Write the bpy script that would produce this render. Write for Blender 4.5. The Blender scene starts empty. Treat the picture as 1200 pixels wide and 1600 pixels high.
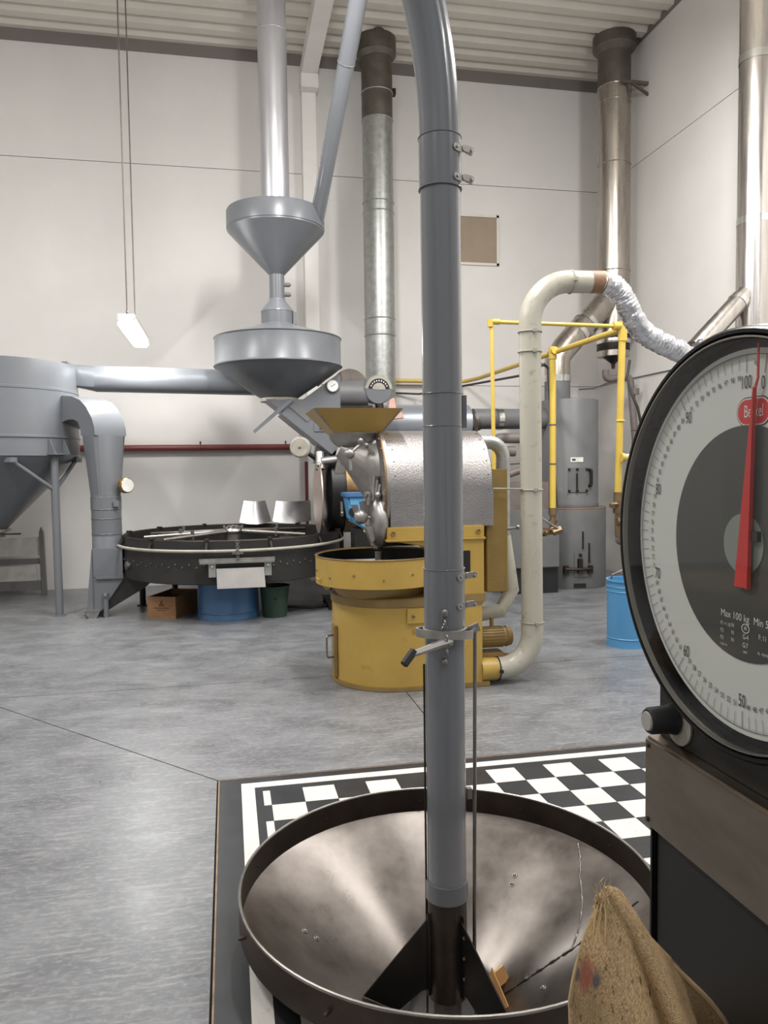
import bpy, bmesh, math, random
from mathutils import Vector, Matrix
random.seed(7)
PI = math.pi
S = bpy.context.scene
COL = S.collection

# ------------------------------------------------------------------ camera, world, lights, exposure
def setup_camera():
    yaw, pitch, roll, fpx = .1995, .05636, .01304, 1204.0
    w = Vector((math.sin(yaw)*math.cos(pitch), math.cos(yaw)*math.cos(pitch), -math.sin(pitch)))
    r = Vector((math.cos(yaw), -math.sin(yaw), 0)); d = w.cross(r)
    u = r*math.cos(roll)+d*math.sin(roll); v = -r*math.sin(roll)+d*math.cos(roll)
    m = Matrix((u, -v, -w)).transposed().to_4x4(); m.translation = (0, 0, 1.55)
    cd = bpy.data.cameras.new('camera'); cam = bpy.data.objects.new('camera', cd); COL.objects.link(cam)
    cam.matrix_world = m; cd.sensor_fit = 'VERTICAL'; cd.sensor_height = 36; cd.sensor_width = 27
    cd.lens = fpx*36/1600; cd.clip_start = .02; S.camera = cam
setup_camera()
wd = bpy.data.worlds.new('world'); S.world = wd; wd.use_nodes = True
wd.node_tree.nodes['Background'].inputs[0].default_value = (.94, .96, 1, 1)
wd.node_tree.nodes['Background'].inputs[1].default_value = .55
def area(loc, size, power, col=(1, .982, .968), rot=(0, 0, 0)):
    l = bpy.data.lights.new('tube_light', 'AREA'); l.shape = 'RECTANGLE'; l.size, l.size_y = size
    l.energy = power; l.color = col
    o = bpy.data.objects.new('tube_light', l); COL.objects.link(o); o.location = loc; o.rotation_euler = rot
for lx, ly, lz, pw in ((-2.2, 3.3, 5.0, 90), (1.4, 3.5, 5.0, 90), (4.2, 3.5, 5.0, 90), (-2.2, -.4, 5.0, 48), (1.0, -.8, 5.0, 48), (4.2, -.4, 5.0, 48), (-3.4, 5.6, 5.5, 190), (.8, 5.6, 5.5, 190), (4.0, 5.6, 5.5, 190)):
    area((lx, ly, lz), (.14, 1.5), pw, rot=(.42 if ly > 5 else 0, 0, 0))
    area((lx, ly, lz+.09), (.14, 1.5), pw*.22, rot=(PI, 0, 0))
area((-.965, 8.92, 2.99), (.18, 1.25), 48, (1, .99, .97))
area((-.965, 8.92, 3.18), (.18, 1.25), 12, (1, .99, .97), (PI, 0, 0))
S.view_settings.view_transform = 'Standard'; S.view_settings.look = 'None'
S.view_settings.gamma = 1; S.view_settings.use_curve_mapping = False
S.view_settings.exposure = -.12

# ------------------------------------------------------------------ materials
def lin(c): return tuple(((x/255)/12.92 if x/255 <= .04045 else ((x/255+.055)/1.055)**2.4) for x in c)+(1,)
def mat(name, col, rough=.5, metal=0, var=.12, vscale=6, stretch=(1, 1, 1), bump=0, bscale=60, rvar=.1, col2=None, spec=.5, spots=None, coat=0):
    m = bpy.data.materials.new(name); m.use_nodes = True; nt = m.node_tree; N = nt.nodes; L = nt.links
    b = N['Principled BSDF']; b.inputs['Metallic'].default_value = metal; b.inputs['Specular IOR Level'].default_value = spec
    if coat: b.inputs['Coat Weight'].default_value = coat; b.inputs['Coat Roughness'].default_value = .08
    tc = N.new('ShaderNodeTexCoord'); mp = N.new('ShaderNodeMapping'); mp.inputs['Scale'].default_value = stretch
    L.new(tc.outputs['Object'], mp.inputs['Vector'])
    n = N.new('ShaderNodeTexNoise'); n.inputs['Scale'].default_value = vscale; n.inputs['Detail'].default_value = 8; n.inputs['Roughness'].default_value = .62
    L.new(mp.outputs[0], n.inputs['Vector'])
    r = N.new('ShaderNodeMapRange'); r.inputs['From Min'].default_value = .3; r.inputs['From Max'].default_value = .7
    L.new(n.outputs['Fac'], r.inputs['Value'])
    c = lin(col); d = lin(col2) if col2 else tuple(x*(1-2*var) for x in c[:3])+(1,)
    e = c if col2 else tuple(min(1, x*(1+var)) for x in c[:3])+(1,)
    mx = N.new('ShaderNodeMix'); mx.data_type = 'RGBA'; mx.inputs['A'].default_value = d; mx.inputs['B'].default_value = e
    L.new(r.outputs[0], mx.inputs['Factor']); out = mx.outputs['Result']
    if spots:
        sc, amt, scol = spots
        n2 = N.new('ShaderNodeTexNoise'); n2.inputs['Scale'].default_value = sc; n2.inputs['Detail'].default_value = 5
        L.new(tc.outputs['Object'], n2.inputs['Vector'])
        r2 = N.new('ShaderNodeMapRange'); r2.inputs['From Min'].default_value = 1-amt-.35; r2.inputs['From Max'].default_value = 1-amt-.2
        L.new(n2.outputs['Fac'], r2.inputs['Value'])
        m2 = N.new('ShaderNodeMix'); m2.data_type = 'RGBA'; m2.inputs['B'].default_value = lin(scol)
        L.new(r2.outputs[0], m2.inputs['Factor']); L.new(out, m2.inputs['A']); out = m2.outputs['Result']
    L.new(out, b.inputs['Base Color'])
    rr = N.new('ShaderNodeMapRange'); rr.inputs['To Min'].default_value = max(.03, rough-rvar); rr.inputs['To Max'].default_value = min(1, rough+rvar)
    L.new(n.outputs['Fac'], rr.inputs['Value']); L.new(rr.outputs[0], b.inputs['Roughness'])
    if bump:
        nb = N.new('ShaderNodeTexNoise'); nb.inputs['Scale'].default_value = bscale; nb.inputs['Detail'].default_value = 6
        L.new(mp.outputs[0], nb.inputs['Vector'])
        bp = N.new('ShaderNodeBump'); bp.inputs['Strength'].default_value = bump; bp.inputs['Distance'].default_value = .01
        L.new(nb.outputs['Fac'], bp.inputs['Height']); L.new(bp.outputs[0], b.inputs['Normal'])
    m['bsdf'] = b.name
    return m
def emit(name, col, k):
    m = bpy.data.materials.new(name); m.use_nodes = True; b = m.node_tree.nodes['Principled BSDF']
    b.inputs['Emission Color'].default_value = lin(col); b.inputs['Emission Strength'].default_value = k; return m
def glass(name, tint=(255, 255, 255), amount=1.0):
    m = bpy.data.materials.new(name); m.use_nodes = True; nt = m.node_tree; nt.nodes.clear()
    o = nt.nodes.new('ShaderNodeOutputMaterial'); t = nt.nodes.new('ShaderNodeBsdfTransparent'); g = nt.nodes.new('ShaderNodeBsdfGlossy')
    t.inputs[0].default_value = lin(tint); g.inputs['Roughness'].default_value = .02; f = nt.nodes.new('ShaderNodeFresnel'); f.inputs[0].default_value = 1.5
    k = nt.nodes.new('ShaderNodeMath'); k.operation = 'MULTIPLY'; k.inputs[1].default_value = amount
    x = nt.nodes.new('ShaderNodeMixShader'); L = nt.links; gm = nt.nodes.new('ShaderNodeNewGeometry'); sb = nt.nodes.new('ShaderNodeMath'); sb.operation = 'SUBTRACT'; sb.inputs[0].default_value = 1; L.new(gm.outputs['Backfacing'], sb.inputs[1]); k2 = nt.nodes.new('ShaderNodeMath'); k2.operation = 'MULTIPLY'
    L.new(f.outputs[0], k.inputs[0]); L.new(k.outputs[0], k2.inputs[0]); L.new(sb.outputs[0], k2.inputs[1]); L.new(k2.outputs[0], x.inputs[0]); L.new(t.outputs[0], x.inputs[1]); L.new(g.outputs[0], x.inputs[2]); L.new(x.outputs[0], o.inputs[0])
    return m
def hammered(name, col, rough):
    m = mat(name, col, rough, 1, .06, 4); nt = m.node_tree; N = nt.nodes; L = nt.links
    tc = N.new('ShaderNodeTexCoord'); v = N.new('ShaderNodeTexVoronoi'); v.inputs['Scale'].default_value = 105; v.feature = 'SMOOTH_F1'
    L.new(tc.outputs['Object'], v.inputs['Vector']); b = N.new('ShaderNodeBump'); b.inputs['Strength'].default_value = .45; b.inputs['Distance'].default_value = .004
    L.new(v.outputs['Distance'], b.inputs['Height']); L.new(b.outputs[0], N['Principled BSDF'].inputs['Normal']); return m
def perforated(name, col):
    m = mat(name, col, .5, 0, .08, 8); nt = m.node_tree; N = nt.nodes; L = nt.links; b = N['Principled BSDF']
    tc = N.new('ShaderNodeTexCoord'); v = N.new('ShaderNodeTexVoronoi'); v.inputs['Scale'].default_value = 95; v.inputs['Randomness'].default_value = 0
    L.new(tc.outputs['Object'], v.inputs['Vector']); r = N.new('ShaderNodeMapRange'); r.inputs['From Min'].default_value = .30; r.inputs['From Max'].default_value = .42
    L.new(v.outputs['Distance'], r.inputs['Value']); x = N.new('ShaderNodeMix'); x.data_type = 'RGBA'
    src = b.inputs['Base Color'].links[0].from_socket; x.inputs['A'].default_value = lin((80, 66, 34)); L.new(src, x.inputs['B']); L.new(r.outputs[0], x.inputs['Factor'])
    L.new(x.outputs['Result'], b.inputs['Base Color']); return m
def burlap(name):
    m = mat(name, (224, 192, 148), .95, 0, .1, 5); nt = m.node_tree; N = nt.nodes; L = nt.links; b = N['Principled BSDF']; b.inputs['Specular IOR Level'].default_value = .1
    uv = N.new('ShaderNodeTexCoord'); src = b.inputs['Base Color'].links[0].from_socket; hs = []
    for sc in ((760, 120, 1), (120, 760, 1)):
        mp = N.new('ShaderNodeMapping'); mp.inputs['Scale'].default_value = sc; L.new(uv.outputs['UV'], mp.inputs[0])
        w = N.new('ShaderNodeTexNoise'); w.inputs['Scale'].default_value = 1; w.inputs['Detail'].default_value = 3; L.new(mp.outputs[0], w.inputs['Vector'])
        w2 = N.new('ShaderNodeMapRange'); w2.inputs['From Min'].default_value = .38; w2.inputs['From Max'].default_value = .62; L.new(w.outputs['Fac'], w2.inputs[0]); hs.append(w2)
    mu = N.new('ShaderNodeMath'); mu.operation = 'MAXIMUM'; L.new(hs[0].outputs[0], mu.inputs[0]); L.new(hs[1].outputs[0], mu.inputs[1])
    x = N.new('ShaderNodeMix'); x.data_type = 'RGBA'; x.inputs['A'].default_value = lin((150, 120, 82)); L.new(src, x.inputs['B']); L.new(mu.outputs[0], x.inputs['Factor'])
    n = N.new('ShaderNodeTexNoise'); n.inputs['Scale'].default_value = 90; n.inputs['Detail'].default_value = 4; L.new(uv.outputs['UV'], n.inputs['Vector'])
    r = N.new('ShaderNodeMapRange'); r.inputs['From Min'].default_value = .60; r.inputs['From Max'].default_value = .72; L.new(n.outputs['Fac'], r.inputs['Value'])
    y = N.new('ShaderNodeMix'); y.data_type = 'RGBA'; y.inputs['B'].default_value = lin((96, 72, 44)); L.new(x.outputs['Result'], y.inputs['A']); L.new(r.outputs[0], y.inputs['Factor'])
    # printed stamp: a red and a blue-grey smudge on the cloth, in the cloth's own coordinates
    last = y.outputs['Result']
    for (cx, cy, rad, c) in ((.16, .978, .020, (186, 104, 92)), (.19, .962, .010, (96, 96, 112)), (.13, .992, .009, (100, 100, 114))):
        vm = N.new('ShaderNodeVectorMath'); vm.operation = 'DISTANCE'; vm.inputs[1].default_value = (cx*.35, cy, 0); mq = N.new('ShaderNodeMapping'); mq.inputs['Scale'].default_value = (.35, 1, 1); L.new(uv.outputs['UV'], mq.inputs[0]); L.new(mq.outputs[0], vm.inputs[0])
        ad = N.new('ShaderNodeMath'); ad.operation = 'MULTIPLY_ADD'; L.new(n.outputs['Fac'], ad.inputs[0]); ad.inputs[1].default_value = rad; L.new(vm.outputs['Value'], ad.inputs[2])
        q = N.new('ShaderNodeMapRange'); q.inputs['From Min'].default_value = rad*.9; q.inputs['From Max'].default_value = rad*1.35; q.inputs['To Min'].default_value = .75; q.inputs['To Max'].default_value = 0; L.new(ad.outputs[0], q.inputs['Value'])
        z = N.new('ShaderNodeMix'); z.data_type = 'RGBA'; z.inputs['B'].default_value = lin(c); L.new(last, z.inputs['A']); L.new(q.outputs[0], z.inputs['Factor']); last = z.outputs['Result']
    L.new(last, b.inputs['Base Color'])
    bp = N.new('ShaderNodeBump'); bp.inputs['Strength'].default_value = .6; bp.inputs['Distance'].default_value = .002; L.new(mu.outputs[0], bp.inputs['Height']); L.new(bp.outputs[0], b.inputs['Normal'])
    return m
def concrete(name):
    m = bpy.data.materials.new(name); m.use_nodes = True; nt = m.node_tree; N = nt.nodes; L = nt.links; b = N['Principled BSDF']
    tc = N.new('ShaderNodeTexCoord')
    def noise(sc, det, st=(1, 1, 1), dist=0, rot=0):
        mp = N.new('ShaderNodeMapping'); mp.inputs['Scale'].default_value = st; mp.inputs['Rotation'].default_value = (0, 0, rot); L.new(tc.outputs['Object'], mp.inputs[0])
        n = N.new('ShaderNodeTexNoise'); n.inputs['Scale'].default_value = sc; n.inputs['Detail'].default_value = det; n.inputs['Roughness'].default_value = .65; n.inputs['Distortion'].default_value = dist
        L.new(mp.outputs[0], n.inputs[0]); return n
    def ramp(src, lo, hi, a=0, z=1):
        r = N.new('ShaderNodeMapRange'); r.inputs['From Min'].default_value = lo; r.inputs['From Max'].default_value = hi; r.inputs['To Min'].default_value = a; r.inputs['To Max'].default_value = z; L.new(src, r.inputs[0]); return r.outputs[0]
    def mixc(a, c, f, mode='MIX'):
        x = N.new('ShaderNodeMix'); x.data_type = 'RGBA'; x.blend_type = mode
        for s, k in ((a, 'A'), (c, 'B')):
            if isinstance(s, tuple): x.inputs[k].default_value = s
            else: L.new(s, x.inputs[k])
        if isinstance(f, float): x.inputs['Factor'].default_value = f
        else: L.new(f, x.inputs['Factor'])
        return x.outputs['Result']
    big = noise(.8, 6, dist=.4); mid = noise(2.6, 12, (1, 1.4, 1), .5, .5); fine = noise(30, 8, (1, 1.8, 1), .3, .35); scr = noise(5, 10, (1, 11, 1), .3, 1.2); scr2 = noise(6, 10, (1, 9, 1), .3, .25)
    c = mixc(lin((86, 88, 92)), lin((123, 125, 128)), ramp(mid.outputs[0], .30, .70))
    c = mixc(c, lin((98, 100, 103)), ramp(big.outputs[0], .48, .75, 0, .5))
    c = mixc(c, lin((168, 166, 162)), ramp(fine.outputs[0], .48, .74, 0, .45))
    c = mixc(c, lin((172, 170, 166)), ramp(scr.outputs[0], .52, .72, 0, .5))
    c = mixc(c, lin((92, 92, 93)), ramp(scr2.outputs[0], .54, .74, 0, .5))
    L.new(c, b.inputs['Base Color'])
    L.new(ramp(mid.outputs[0], .3, .7, .26, .44), b.inputs['Roughness']); b.inputs['Specular IOR Level'].default_value = .5
    bp = N.new('ShaderNodeBump'); bp.inputs['Strength'].default_value = .05; bp.inputs['Distance'].default_value = .01; L.new(mid.outputs[0], bp.inputs['Height'])
    b2 = N.new('ShaderNodeBump'); b2.inputs['Strength'].default_value = .06; b2.inputs['Distance'].default_value = .004; L.new(scr.outputs[0], b2.inputs['Height']); L.new(bp.outputs[0], b2.inputs['Normal']); L.new(b2.outputs[0], b.inputs['Normal'])
    return m

M = dict(
    wall=mat('wall_paint', (214, 211, 207), .85, 0, .025, 1.2, bump=.12, bscale=9, rvar=.05),
    ceil=mat('deck_metal', (208, 202, 192), .5, 0, .04, 2),
    ceiltrim=mat('edge_trim_metal', (120, 114, 110), .6, 0, .05, 2),
    white=mat('white_column_paint', (216, 213, 208), .6, 0, .03, 3),
    joint=mat('joint_filler', (120, 117, 113), .9, 0, .1, 8),
    floor=concrete('polished_concrete'), dark=mat('dark_gap', (42, 40, 38), .9),
    pole=mat('pole_grey_enamel', (116, 119, 123), .24, 0, .03, 3, (1, 1, .2), rvar=.05, coat=.4),
    grey=mat('machine_grey_enamel', (106, 109, 113), .32, 0, .04, 3, rvar=.06),
    greydk=mat('furnace_grey_enamel', (104, 105, 105), .45, 0, .08, 3),
    bluegrey=mat('duct_bluegrey_paint', (140, 144, 150), .30, .35, .04, 2, rvar=.06),
    alu=mat('silver_duct', (206, 207, 212), .34, .75, .05, 4, (1, 1, .3)),
    galv=mat('galvanised_steel', (172, 174, 170), .42, .75, .12, 14, bump=.05, bscale=30),
    galvdk=mat('sooty_galvanised', (112, 105, 98), .5, .7, .15, 6),
    stain=mat('heat_tinted_stainless', (194, 187, 178), .28, .95, .14, 5, (2, 2, .25), col2=(158, 150, 141)),
    stain2=mat('bright_stainless', (205, 200, 194), .25, 1, .12, 6, (2, 2, .25)),
    band=mat('bright_band', (225, 225, 222), .2, 1, .05, 5),
    soot=mat('sooty_steel', (62, 54, 48), .5, .7, .2, 9),
    black=mat('black_enamel', (30, 30, 31), .38, 0, .1, 4),
    trayblk=mat('tray_black_steel', (48, 47, 46), .46, .25, .14, 5),
    steel=mat('worn_steel', (150, 146, 140), .36, .95, .12, 9),
    bowl=mat('bowl_worn_steel', (112, 106, 101), .30, .92, .20, 5, (1, 1, 1), bump=.035, bscale=5, rvar=.12),
    bowlrim=mat('bowl_rim_steel', (78, 68, 61), .5, .75, .15, 6),
    fin=mat('fin_dark_steel', (46, 43, 41), .42, .6, .15, 6),
    sleeve=mat('sleeve_dark_steel', (70, 63, 58), .45, .75, .2, 8),
    yellow=mat('roaster_yellow_enamel', (186, 154, 76), .38, 0, .05, 4, spots=(9, .0, (150, 120, 56))),
    yellowdk=mat('dirty_yellow_enamel', (142, 117, 68), .5, 0, .1, 7),
    hopperyellow=mat('hopper_ochre_enamel', (168, 138, 70), .4, 0, .05, 5),
    mesh=perforated('perforated_yellow_guard', (156, 128, 66)),
    hammer=hammered('hammered_aluminium', (172, 168, 166), .38),
    cast=mat('cast_aluminium', (164, 161, 157), .42, .85, .1, 12),
    beige=mat('beige_pipe_paint', (180, 176, 162), .30, 0, .04, 4, (1, 1, .4), spots=(16, .05, (150, 144, 128))),
    rust=mat('scorched_paint', (146, 112, 86), .6, 0, .2, 9),
    foil=mat('aluminium_foil', (215, 217, 222), .26, 1, .08, 9, bump=.9, bscale=34),
    gas=mat('gas_pipe_yellow', (204, 174, 76), .35, 0, .05, 6),
    brass=mat('brass_fitting', (140, 118, 92), .45, .8, .15, 14),
    red=mat('oxide_red_pipe', (116, 56, 54), .45, 0, .08, 5),
    brown=mat('brown_drain_pipe', (112, 102, 98), .5, 0, .1, 8),
    blue=mat('blue_drum_paint', (62, 104, 146), .4, 0, .07, 4), cyan=mat('light_blue_can_paint', (84, 146, 192), .38, 0, .04, 5),
    green=mat('dark_green_plastic', (38, 62, 50), .5, 0, .1, 4),
    wood=mat('crate_wood', (146, 108, 72), .7, 0, .14, 5, (1, 1, 9)), ink=mat('dark_ink', (96, 66, 44), .8),
    cork=mat('cardboard', (196, 146, 92), .85, 0, .1, 8),
    bdblack=mat('board_black_paint', (44, 45, 48), .36, 0, .14, 6, bump=.05, bscale=20, rvar=.12),
    bdwhite=mat('board_white_paint', (208, 205, 198), .45, 0, .03, 7, spots=(30, .06, (196, 186, 170))),
    edgewood=mat('board_edge_wood', (146, 124, 100), .8, 0, .2, 12),
    scaleblk=mat('scale_black_enamel', (22, 21, 21), .28, 0, .08, 5, spec=.2), scalebody=mat('scale_dark_enamel', (38, 36, 34), .45, 0, .06, 3, spec=.3),
    panel=mat('scratched_stainless', (136, 126, 114), .38, .95, .12, 22, (1, .35, 1), bump=.04, bscale=60),
    dial=mat('dial_white', (206, 209, 202), .6, 0, .01, 2), dialgrey=mat('dial_dark_green_grey', (66, 68, 64), .6, 0, .02, 2), hub=mat('dial_hub_green', (128, 136, 128), .6, 0, .02, 3),
    print=mat('black_print', (52, 52, 50), .7), wprint=mat('white_print', (226, 224, 218), .7), needle=mat('needle_red', (196, 44, 42), .5, 0, .03, 4), badge=mat('badge_red', (196, 44, 46), .4, 0, .02, 4),
    rubber=mat('black_rubber', (26, 26, 27), .6), knobcap=mat('knob_cap_grey', (176, 172, 166), .5), cream=mat('cream_plate', (160, 156, 144), .5),
    glass=glass('dial_glass', amount=.9), wglass=glass('window_glass', (246, 242, 236), .5), winroom=mat('room_behind_window', (178, 172, 167), .9, 0, .04, 3),
    gauge=mat('gauge_white', (228, 226, 220), .5), gold=mat('gauge_brass', (168, 138, 92), .3, 1, .1, 10), pink=mat('pink_cloth', (206, 164, 150), .9, 0, .1, 12),
    bronze=mat('bronze_band', (156, 128, 92), .3, 1, .12, 9), navy=mat('dark_blue_enamel', (52, 58, 72), .35, .3, .1, 5), door=mat('door_disc_metal', (176, 160, 150), .45, .7, .08, 6),
    lampbody=mat('lamp_body', (215, 214, 210), .5), tube=emit('lamp_tube', (255, 255, 253), 16), cable=mat('dark_cable', (62, 60, 58), .7), wire=mat('steel_wire', (112, 106, 100), .5, .5),
    plate=mat('loose_plate_steel', (186, 185, 186), .34, .95, .07, 6), bench=mat('bench_grey', (104, 102, 100), .5, 0, .06, 5), benchpale=mat('bench_panel', (188, 185, 180), .7),
    chutein=mat('gate_plate_pale', (164, 161, 157), .45, .3, .05, 6), sackcloth=mat('dusty_sackcloth', (120, 100, 78), .95, 0, .25, 7, bump=1.0, bscale=9), burlap=burlap('burlap'), fray=mat('jute_thread', (200, 172, 128), .9, 0, .1, 20),
)

# ------------------------------------------------------------------ mesh builder
ORG = {}
def V3(p): return Vector(p)
def perp(a):
    a = V3(a).normalized(); t = Vector((0, 0, 1)) if abs(a.z) < .9 else Vector((1, 0, 0))
    x = t.cross(a).normalized(); return x, a.cross(x), a
class B:
    def __init__(s): s.v = []; s.f = []; s.m = []; s.mi = 0; s.ch = []
    def add(s, vs, fs):
        k = len(s.v); s.ch.append((k, len(s.f))); s.v += [V3(p) for p in vs]; s.f += [tuple(i+k for i in f) for f in fs]; s.m += [s.mi]*len(fs); return s
    def box(s, c, d, rz=0, ry=0, rx=0):
        R = Matrix.Rotation(rz, 3, 'Z') @ Matrix.Rotation(ry, 3, 'Y') @ Matrix.Rotation(rx, 3, 'X'); c = V3(c)
        vs = [c+R @ Vector((x*d[0]/2, y*d[1]/2, z*d[2]/2)) for x in (-1, 1) for y in (-1, 1) for z in (-1, 1)]
        return s.add(vs, [(0, 1, 3, 2), (4, 6, 7, 5), (0, 4, 5, 1), (2, 3, 7, 6), (0, 2, 6, 4), (1, 5, 7, 3)])
    def span(s, a, b):
        return s.box([(a[i]+b[i])/2 for i in range(3)], [abs(b[i]-a[i]) for i in range(3)])
    def lathe(s, prof, o, axis=(0, 0, 1), seg=32, closed=False, a0=0, a1=2*PI):
        x, y, a = perp(axis); o = V3(o); vs = []; fs = []; full = abs(a1-a0) > 2*PI-1e-6; n = seg if full else seg+1
        for r, h in prof:
            for i in range(n):
                t = a0+(a1-a0)*i/seg; vs.append(o+a*h+x*(r*math.cos(t))+y*(r*math.sin(t)))
        np_ = len(prof)
        for j in range(np_ if closed else np_-1):
            q = (j+1) % np_
            for i in range(seg):
                i2 = (i+1) % n; fs.append((j*n+i, j*n+i2, q*n+i2, q*n+i))
        return s.add(vs, fs)
    def cyl(s, p0, p1, r0, r1=None, seg=24, caps=True):
        r1 = r0 if r1 is None else r1; a = V3(p1)-V3(p0); h = a.length
        prof = [(r0, 0), (r1, h)]
        if caps: prof = [(0, 0)]+prof+[(0, h)]
        prof = [(max(r, 1e-5), z) for r, z in prof]
        return s.lathe(prof, p0, a, seg)
    def pipe(s, p0, p1, r, t=.004, seg=28):
        a = V3(p1)-V3(p0); h = a.length; return s.lathe([(r-t, 0), (r, 0), (r, h), (r-t, h)], p0, a, seg, True)
    def tube(s, pts, r, seg=16, caps=True):
        pts = [V3(p) for p in pts]; n = len(pts); rs = r if isinstance(r, (list, tuple)) else [r]*n; vs = []; fs = []
        t0 = (pts[1]-pts[0]).normalized(); x, y, _ = perp(t0)
        for i, p in enumerate(pts):
            t = (pts[min(i+1, n-1)]-pts[max(i-1, 0)]).normalized()
            x = (x-t*x.dot(t)).normalized(); y = t.cross(x)
            for k in range(seg):
                a = 2*PI*k/seg; vs.append(p+x*(rs[i]*math.cos(a))+y*(rs[i]*math.sin(a)))
        for i in range(n-1):
            for k in range(seg):
                k2 = (k+1) % seg; fs.append((i*seg+k, i*seg+k2, (i+1)*seg+k2, (i+1)*seg+k))
        if caps: fs += [tuple(range(seg))[::-1], tuple((n-1)*seg+k for k in range(seg))]
        return s.add(vs, fs)
    def prism(s, poly, o, ux, uy, depth):
        o = V3(o); ux = V3(ux); uy = V3(uy); d = V3(depth); n = len(poly)
        a = [o+ux*p[0]+uy*p[1] for p in poly]; vs = a+[p+d for p in a]
        return s.add(vs, [tuple(range(n))[::-1], tuple(range(n, 2*n))]+[(i, (i+1) % n, n+(i+1) % n, n+i) for i in range(n)])
    def loft(s, rings, caps=True):
        n = len(rings[0]); vs = [p for r in rings for p in r]; fs = []
        for j in range(len(rings)-1):
            for i in range(n): i2 = (i+1) % n; fs.append((j*n+i, j*n+i2, (j+1)*n+i2, (j+1)*n+i))
        if caps: fs += [tuple(range(n))[::-1], tuple((len(rings)-1)*n+i for i in range(n))]
        return s.add(vs, fs)
    def ball(s, c, r, seg=16, k=10, sx=(1, 1, 1)):
        vs = []; fs = []; c = V3(c)
        for j in range(k+1):
            ph = PI*j/k; rr = max(math.sin(ph), 1e-4)
            for i in range(seg):
                t = 2*PI*i/seg; vs.append(c+Vector((r*sx[0]*rr*math.cos(t), r*sx[1]*rr*math.sin(t), r*sx[2]*math.cos(ph))))
        for j in range(k):
            for i in range(seg): i2 = (i+1) % seg; fs.append((j*seg+i, j*seg+i2, (j+1)*seg+i2, (j+1)*seg+i))
        return s.add(vs, fs)
    def torus(s, c, axis, R, r, seg=40, k=10):
        return s.lathe([(R+r*math.cos(2*PI*i/k), r*math.sin(2*PI*i/k)) for i in range(k)], c, axis, seg, True)
    def bolt(s, p, n, r=.008, h=.006): 
        p = V3(p); n = V3(n).normalized(); return s.lathe([(r, -h*.3), (r, h), (r*.5, h*1.35), (1e-5, h*1.35)], p, n, 8)
    def out(s, name, m, parent=None, bevel=0, sharp=38, uv=None):
        me = bpy.data.meshes.new(name); o = bpy.data.objects.new(name, me); COL.objects.link(o)
        org = ORG.get(parent.name, Vector((0, 0, 0))) if parent else Vector((0, 0, 0))
        me.from_pydata([tuple(p-org) for p in s.v], [], s.f)
        ms = m if isinstance(m, (list, tuple)) else [m]
        for q in ms: me.materials.append(M[q] if isinstance(q, str) else q)
        for p, i in zip(me.polygons, s.m): p.material_index = min(i, len(ms)-1)
        bm = bmesh.new(); bm.from_mesh(me); bmesh.ops.remove_doubles(bm, verts=bm.verts, dist=2e-5); bmesh.ops.recalc_face_normals(bm, faces=bm.faces)
        if bevel:
            ed = [e for e in bm.edges if len(e.link_faces) == 2 and e.calc_face_angle(0) > .6]
            bmesh.ops.bevel(bm, geom=ed, offset=bevel, segments=2, affect='EDGES', clamp_overlap=True)
        for f in bm.faces: f.smooth = True
        bm.to_mesh(me); bm.free()
        me.set_sharp_from_angle(angle=math.radians(sharp))
        if parent: o.parent = parent; ORG[o.name] = org
        else: ORG[o.name] = Vector((0, 0, 0))
        return o
def outs(b, name, m, parent, per=1, **kw):
    # every piece (per = primitives in a piece) becomes an object of its own
    ch = b.ch+[(len(b.v), len(b.f))]; res = []
    for i in range(0, len(b.ch), per):
        (v0, f0), (v1, f1) = ch[i], ch[min(i+per, len(b.ch))]
        c = B(); c.add(b.v[v0:v1], [tuple(x-v0 for x in f) for f in b.f[f0:f1]]); res.append(c.out(name, m, parent, **kw))
    return res
def rebase(o, loc):
    loc = V3(loc); o.data.transform(Matrix.Translation(-loc)); o.location = loc; ORG[o.name] = loc; return o
def thing(name, loc, label, cat, group=None):
    o = bpy.data.objects.new(name, None); COL.objects.link(o); o.location = loc; o.empty_display_size = .1; ORG[o.name] = V3(loc)
    o['label'] = label; o['category'] = cat
    if group: o['group'] = group
    return o
def tag(o, label, cat, group=None):
    o['label'] = label; o['category'] = cat
    if group: o['group'] = group
    return o
def struct(o): o['kind'] = 'structure'; return o
def lab(o, l): o['label'] = l; return o
def fillet(pts, rad, n=8):
    pts = [V3(p) for p in pts]; out = [pts[0]]
    for i in range(1, len(pts)-1):
        r = rad[i-1] if isinstance(rad, (list, tuple)) else rad
        a, b, c = pts[i-1], pts[i], pts[i+1]; u = (a-b).normalized(); w = (c-b).normalized(); ang = u.angle(w)
        if ang > 3.1: out.append(b); continue
        t = min(r/math.tan(ang/2), (a-b).length*.98, (c-b).length*.98); rr = t*math.tan(ang/2)
        ctr = b+(u+w).normalized()*(rr/math.sin(ang/2)); s0 = b+u*t-ctr; s1 = b+w*t-ctr; th = s0.angle(s1)
        for k in range(n+1):
            f = k/n; out.append(ctr+(s0*math.sin((1-f)*th)+s1*math.sin(f*th))/math.sin(th))
    out.append(pts[-1]); return out
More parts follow.
